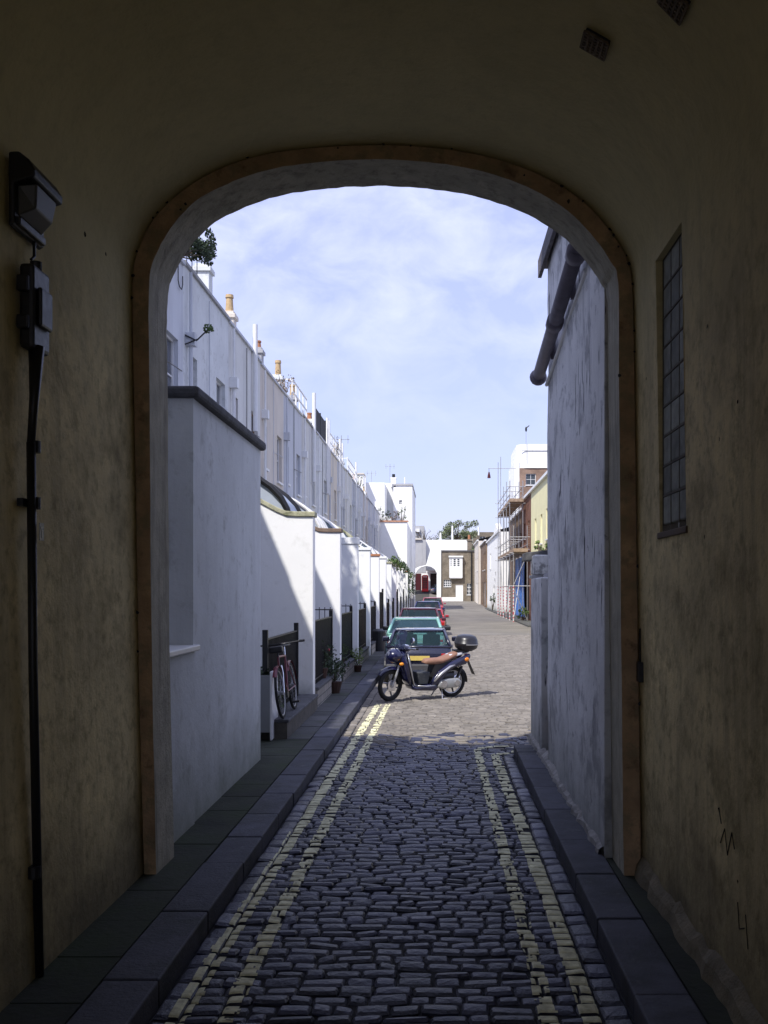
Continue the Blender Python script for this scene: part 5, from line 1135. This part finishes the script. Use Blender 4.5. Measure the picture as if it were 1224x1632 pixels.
tree('green leafy tree rising behind the white block at the lane end', X_(729, 175), 175, 2.2, Z_(823, 175), 3.2, 4200, .34, treeleaf, 1)
tree('lower olive tree left of the taller leafy one behind the white block', X_(715, 185), 185, 2.2, Z_(842, 185), 2.6, 2200, .3, treeleaf, 2)
tree('round dark tree right of the tall leafy one, above brick roofs', X_(745, 190), 190, 2.2, Z_(838, 190), 2.6, 2200, .3, treeleaf, 3)
tree('bare winter tree above the grey wall at the lane end', X_(676, 185), 185, 2.2, Z_(835, 185), 3.0, 0, .3, leafm, 5, True)
tree('second bare tree behind the grey wall, nearer the white block', X_(690, 195), 195, 2.2, Z_(846, 195), 2.6, 0, .3, leafm, 6, True)

# ------------------------------------------------------------------ light, sky, camera
SUNV = Vector((.638, 1.0, -1.5)).normalized()
sd = bpy.data.lights.new('sun', 'SUN'); sd.energy = 5.0; sd.angle = R(.55); sd.color = (1, .96, .90)
so = bpy.data.objects.new('sun', sd); COL.objects.link(so); so.rotation_euler = SUNV.to_track_quat('-Z', 'Y').to_euler(); so.location = (-10, -20, 30)
W = bpy.data.worlds.new('World'); scene.world = W; W.use_nodes = True; N, L = W.node_tree.nodes, W.node_tree.links
sky = N.new('ShaderNodeTexSky'); sky.sky_type = 'NISHITA'; sky.sun_disc = False; sky.sun_elevation = R(51.7); sky.sun_rotation = R(212.5); sky.air_density = 1.3; sky.dust_density = .6; sky.ozone_density = 3.0
tc = N.new('ShaderNodeTexCoord'); mp = N.new('ShaderNodeMapping'); mp.inputs['Scale'].default_value = (1, 1, 1.6); L.new(tc.outputs['Generated'], mp.inputs[0])
nz_ = N.new('ShaderNodeTexNoise'); nz_.inputs['Scale'].default_value = 13; nz_.inputs['Detail'].default_value = 9; nz_.inputs['Roughness'].default_value = .58; nz_.inputs['Distortion'].default_value = .4; L.new(mp.outputs[0], nz_.inputs['Vector'])
mr = N.new('ShaderNodeMapRange'); mr.inputs[1].default_value = .38; mr.inputs[2].default_value = .72; mr.inputs[3].default_value = 0; mr.inputs[4].default_value = .75; L.new(nz_.outputs[0], mr.inputs[0])
sx_ = N.new('ShaderNodeSeparateXYZ'); L.new(tc.outputs['Generated'], sx_.inputs[0]); m2 = N.new('ShaderNodeMapRange'); m2.inputs[1].default_value = .10; m2.inputs[2].default_value = .30; L.new(sx_.outputs[2], m2.inputs[0])
ml = N.new('ShaderNodeMath'); ml.operation = 'MULTIPLY'; L.new(mr.outputs[0], ml.inputs[0]); L.new(m2.outputs[0], ml.inputs[1])
mx = N.new('ShaderNodeMix'); mx.data_type = 'RGBA'; L.new(ml.outputs[0], mx.inputs[0]); L.new(sky.outputs[0], mx.inputs[6]); mx.inputs[7].default_value = (8.5, 9.2, 10.5, 1)
hz = N.new('ShaderNodeMix'); hz.data_type = 'RGBA'; hz.inputs[0].default_value = .62; L.new(mx.outputs[2], hz.inputs[6]); hz.inputs[7].default_value = (5.0, 5.3, 8.9, 1)
bg = N['Background']; L.new(hz.outputs[2], bg.inputs[0]); bg.inputs[1].default_value = .145
cd = bpy.data.cameras.new('camera'); co = bpy.data.objects.new('camera', cd); COL.objects.link(co); scene.camera = co
co.location = (0, 0, EYE); co.rotation_euler = (R(90), 0, 0)
cd.sensor_fit = 'VERTICAL'; cd.sensor_height = 36; cd.lens = 36 * F / 1632; cd.shift_x = -(VX - 612) / 1632; cd.shift_y = (VY - 816) / 1632
cd.clip_start = .05; cd.clip_end = 4000
scene.view_settings.view_transform = 'Standard'; scene.view_settings.look = 'None'; scene.view_settings.exposure = 0
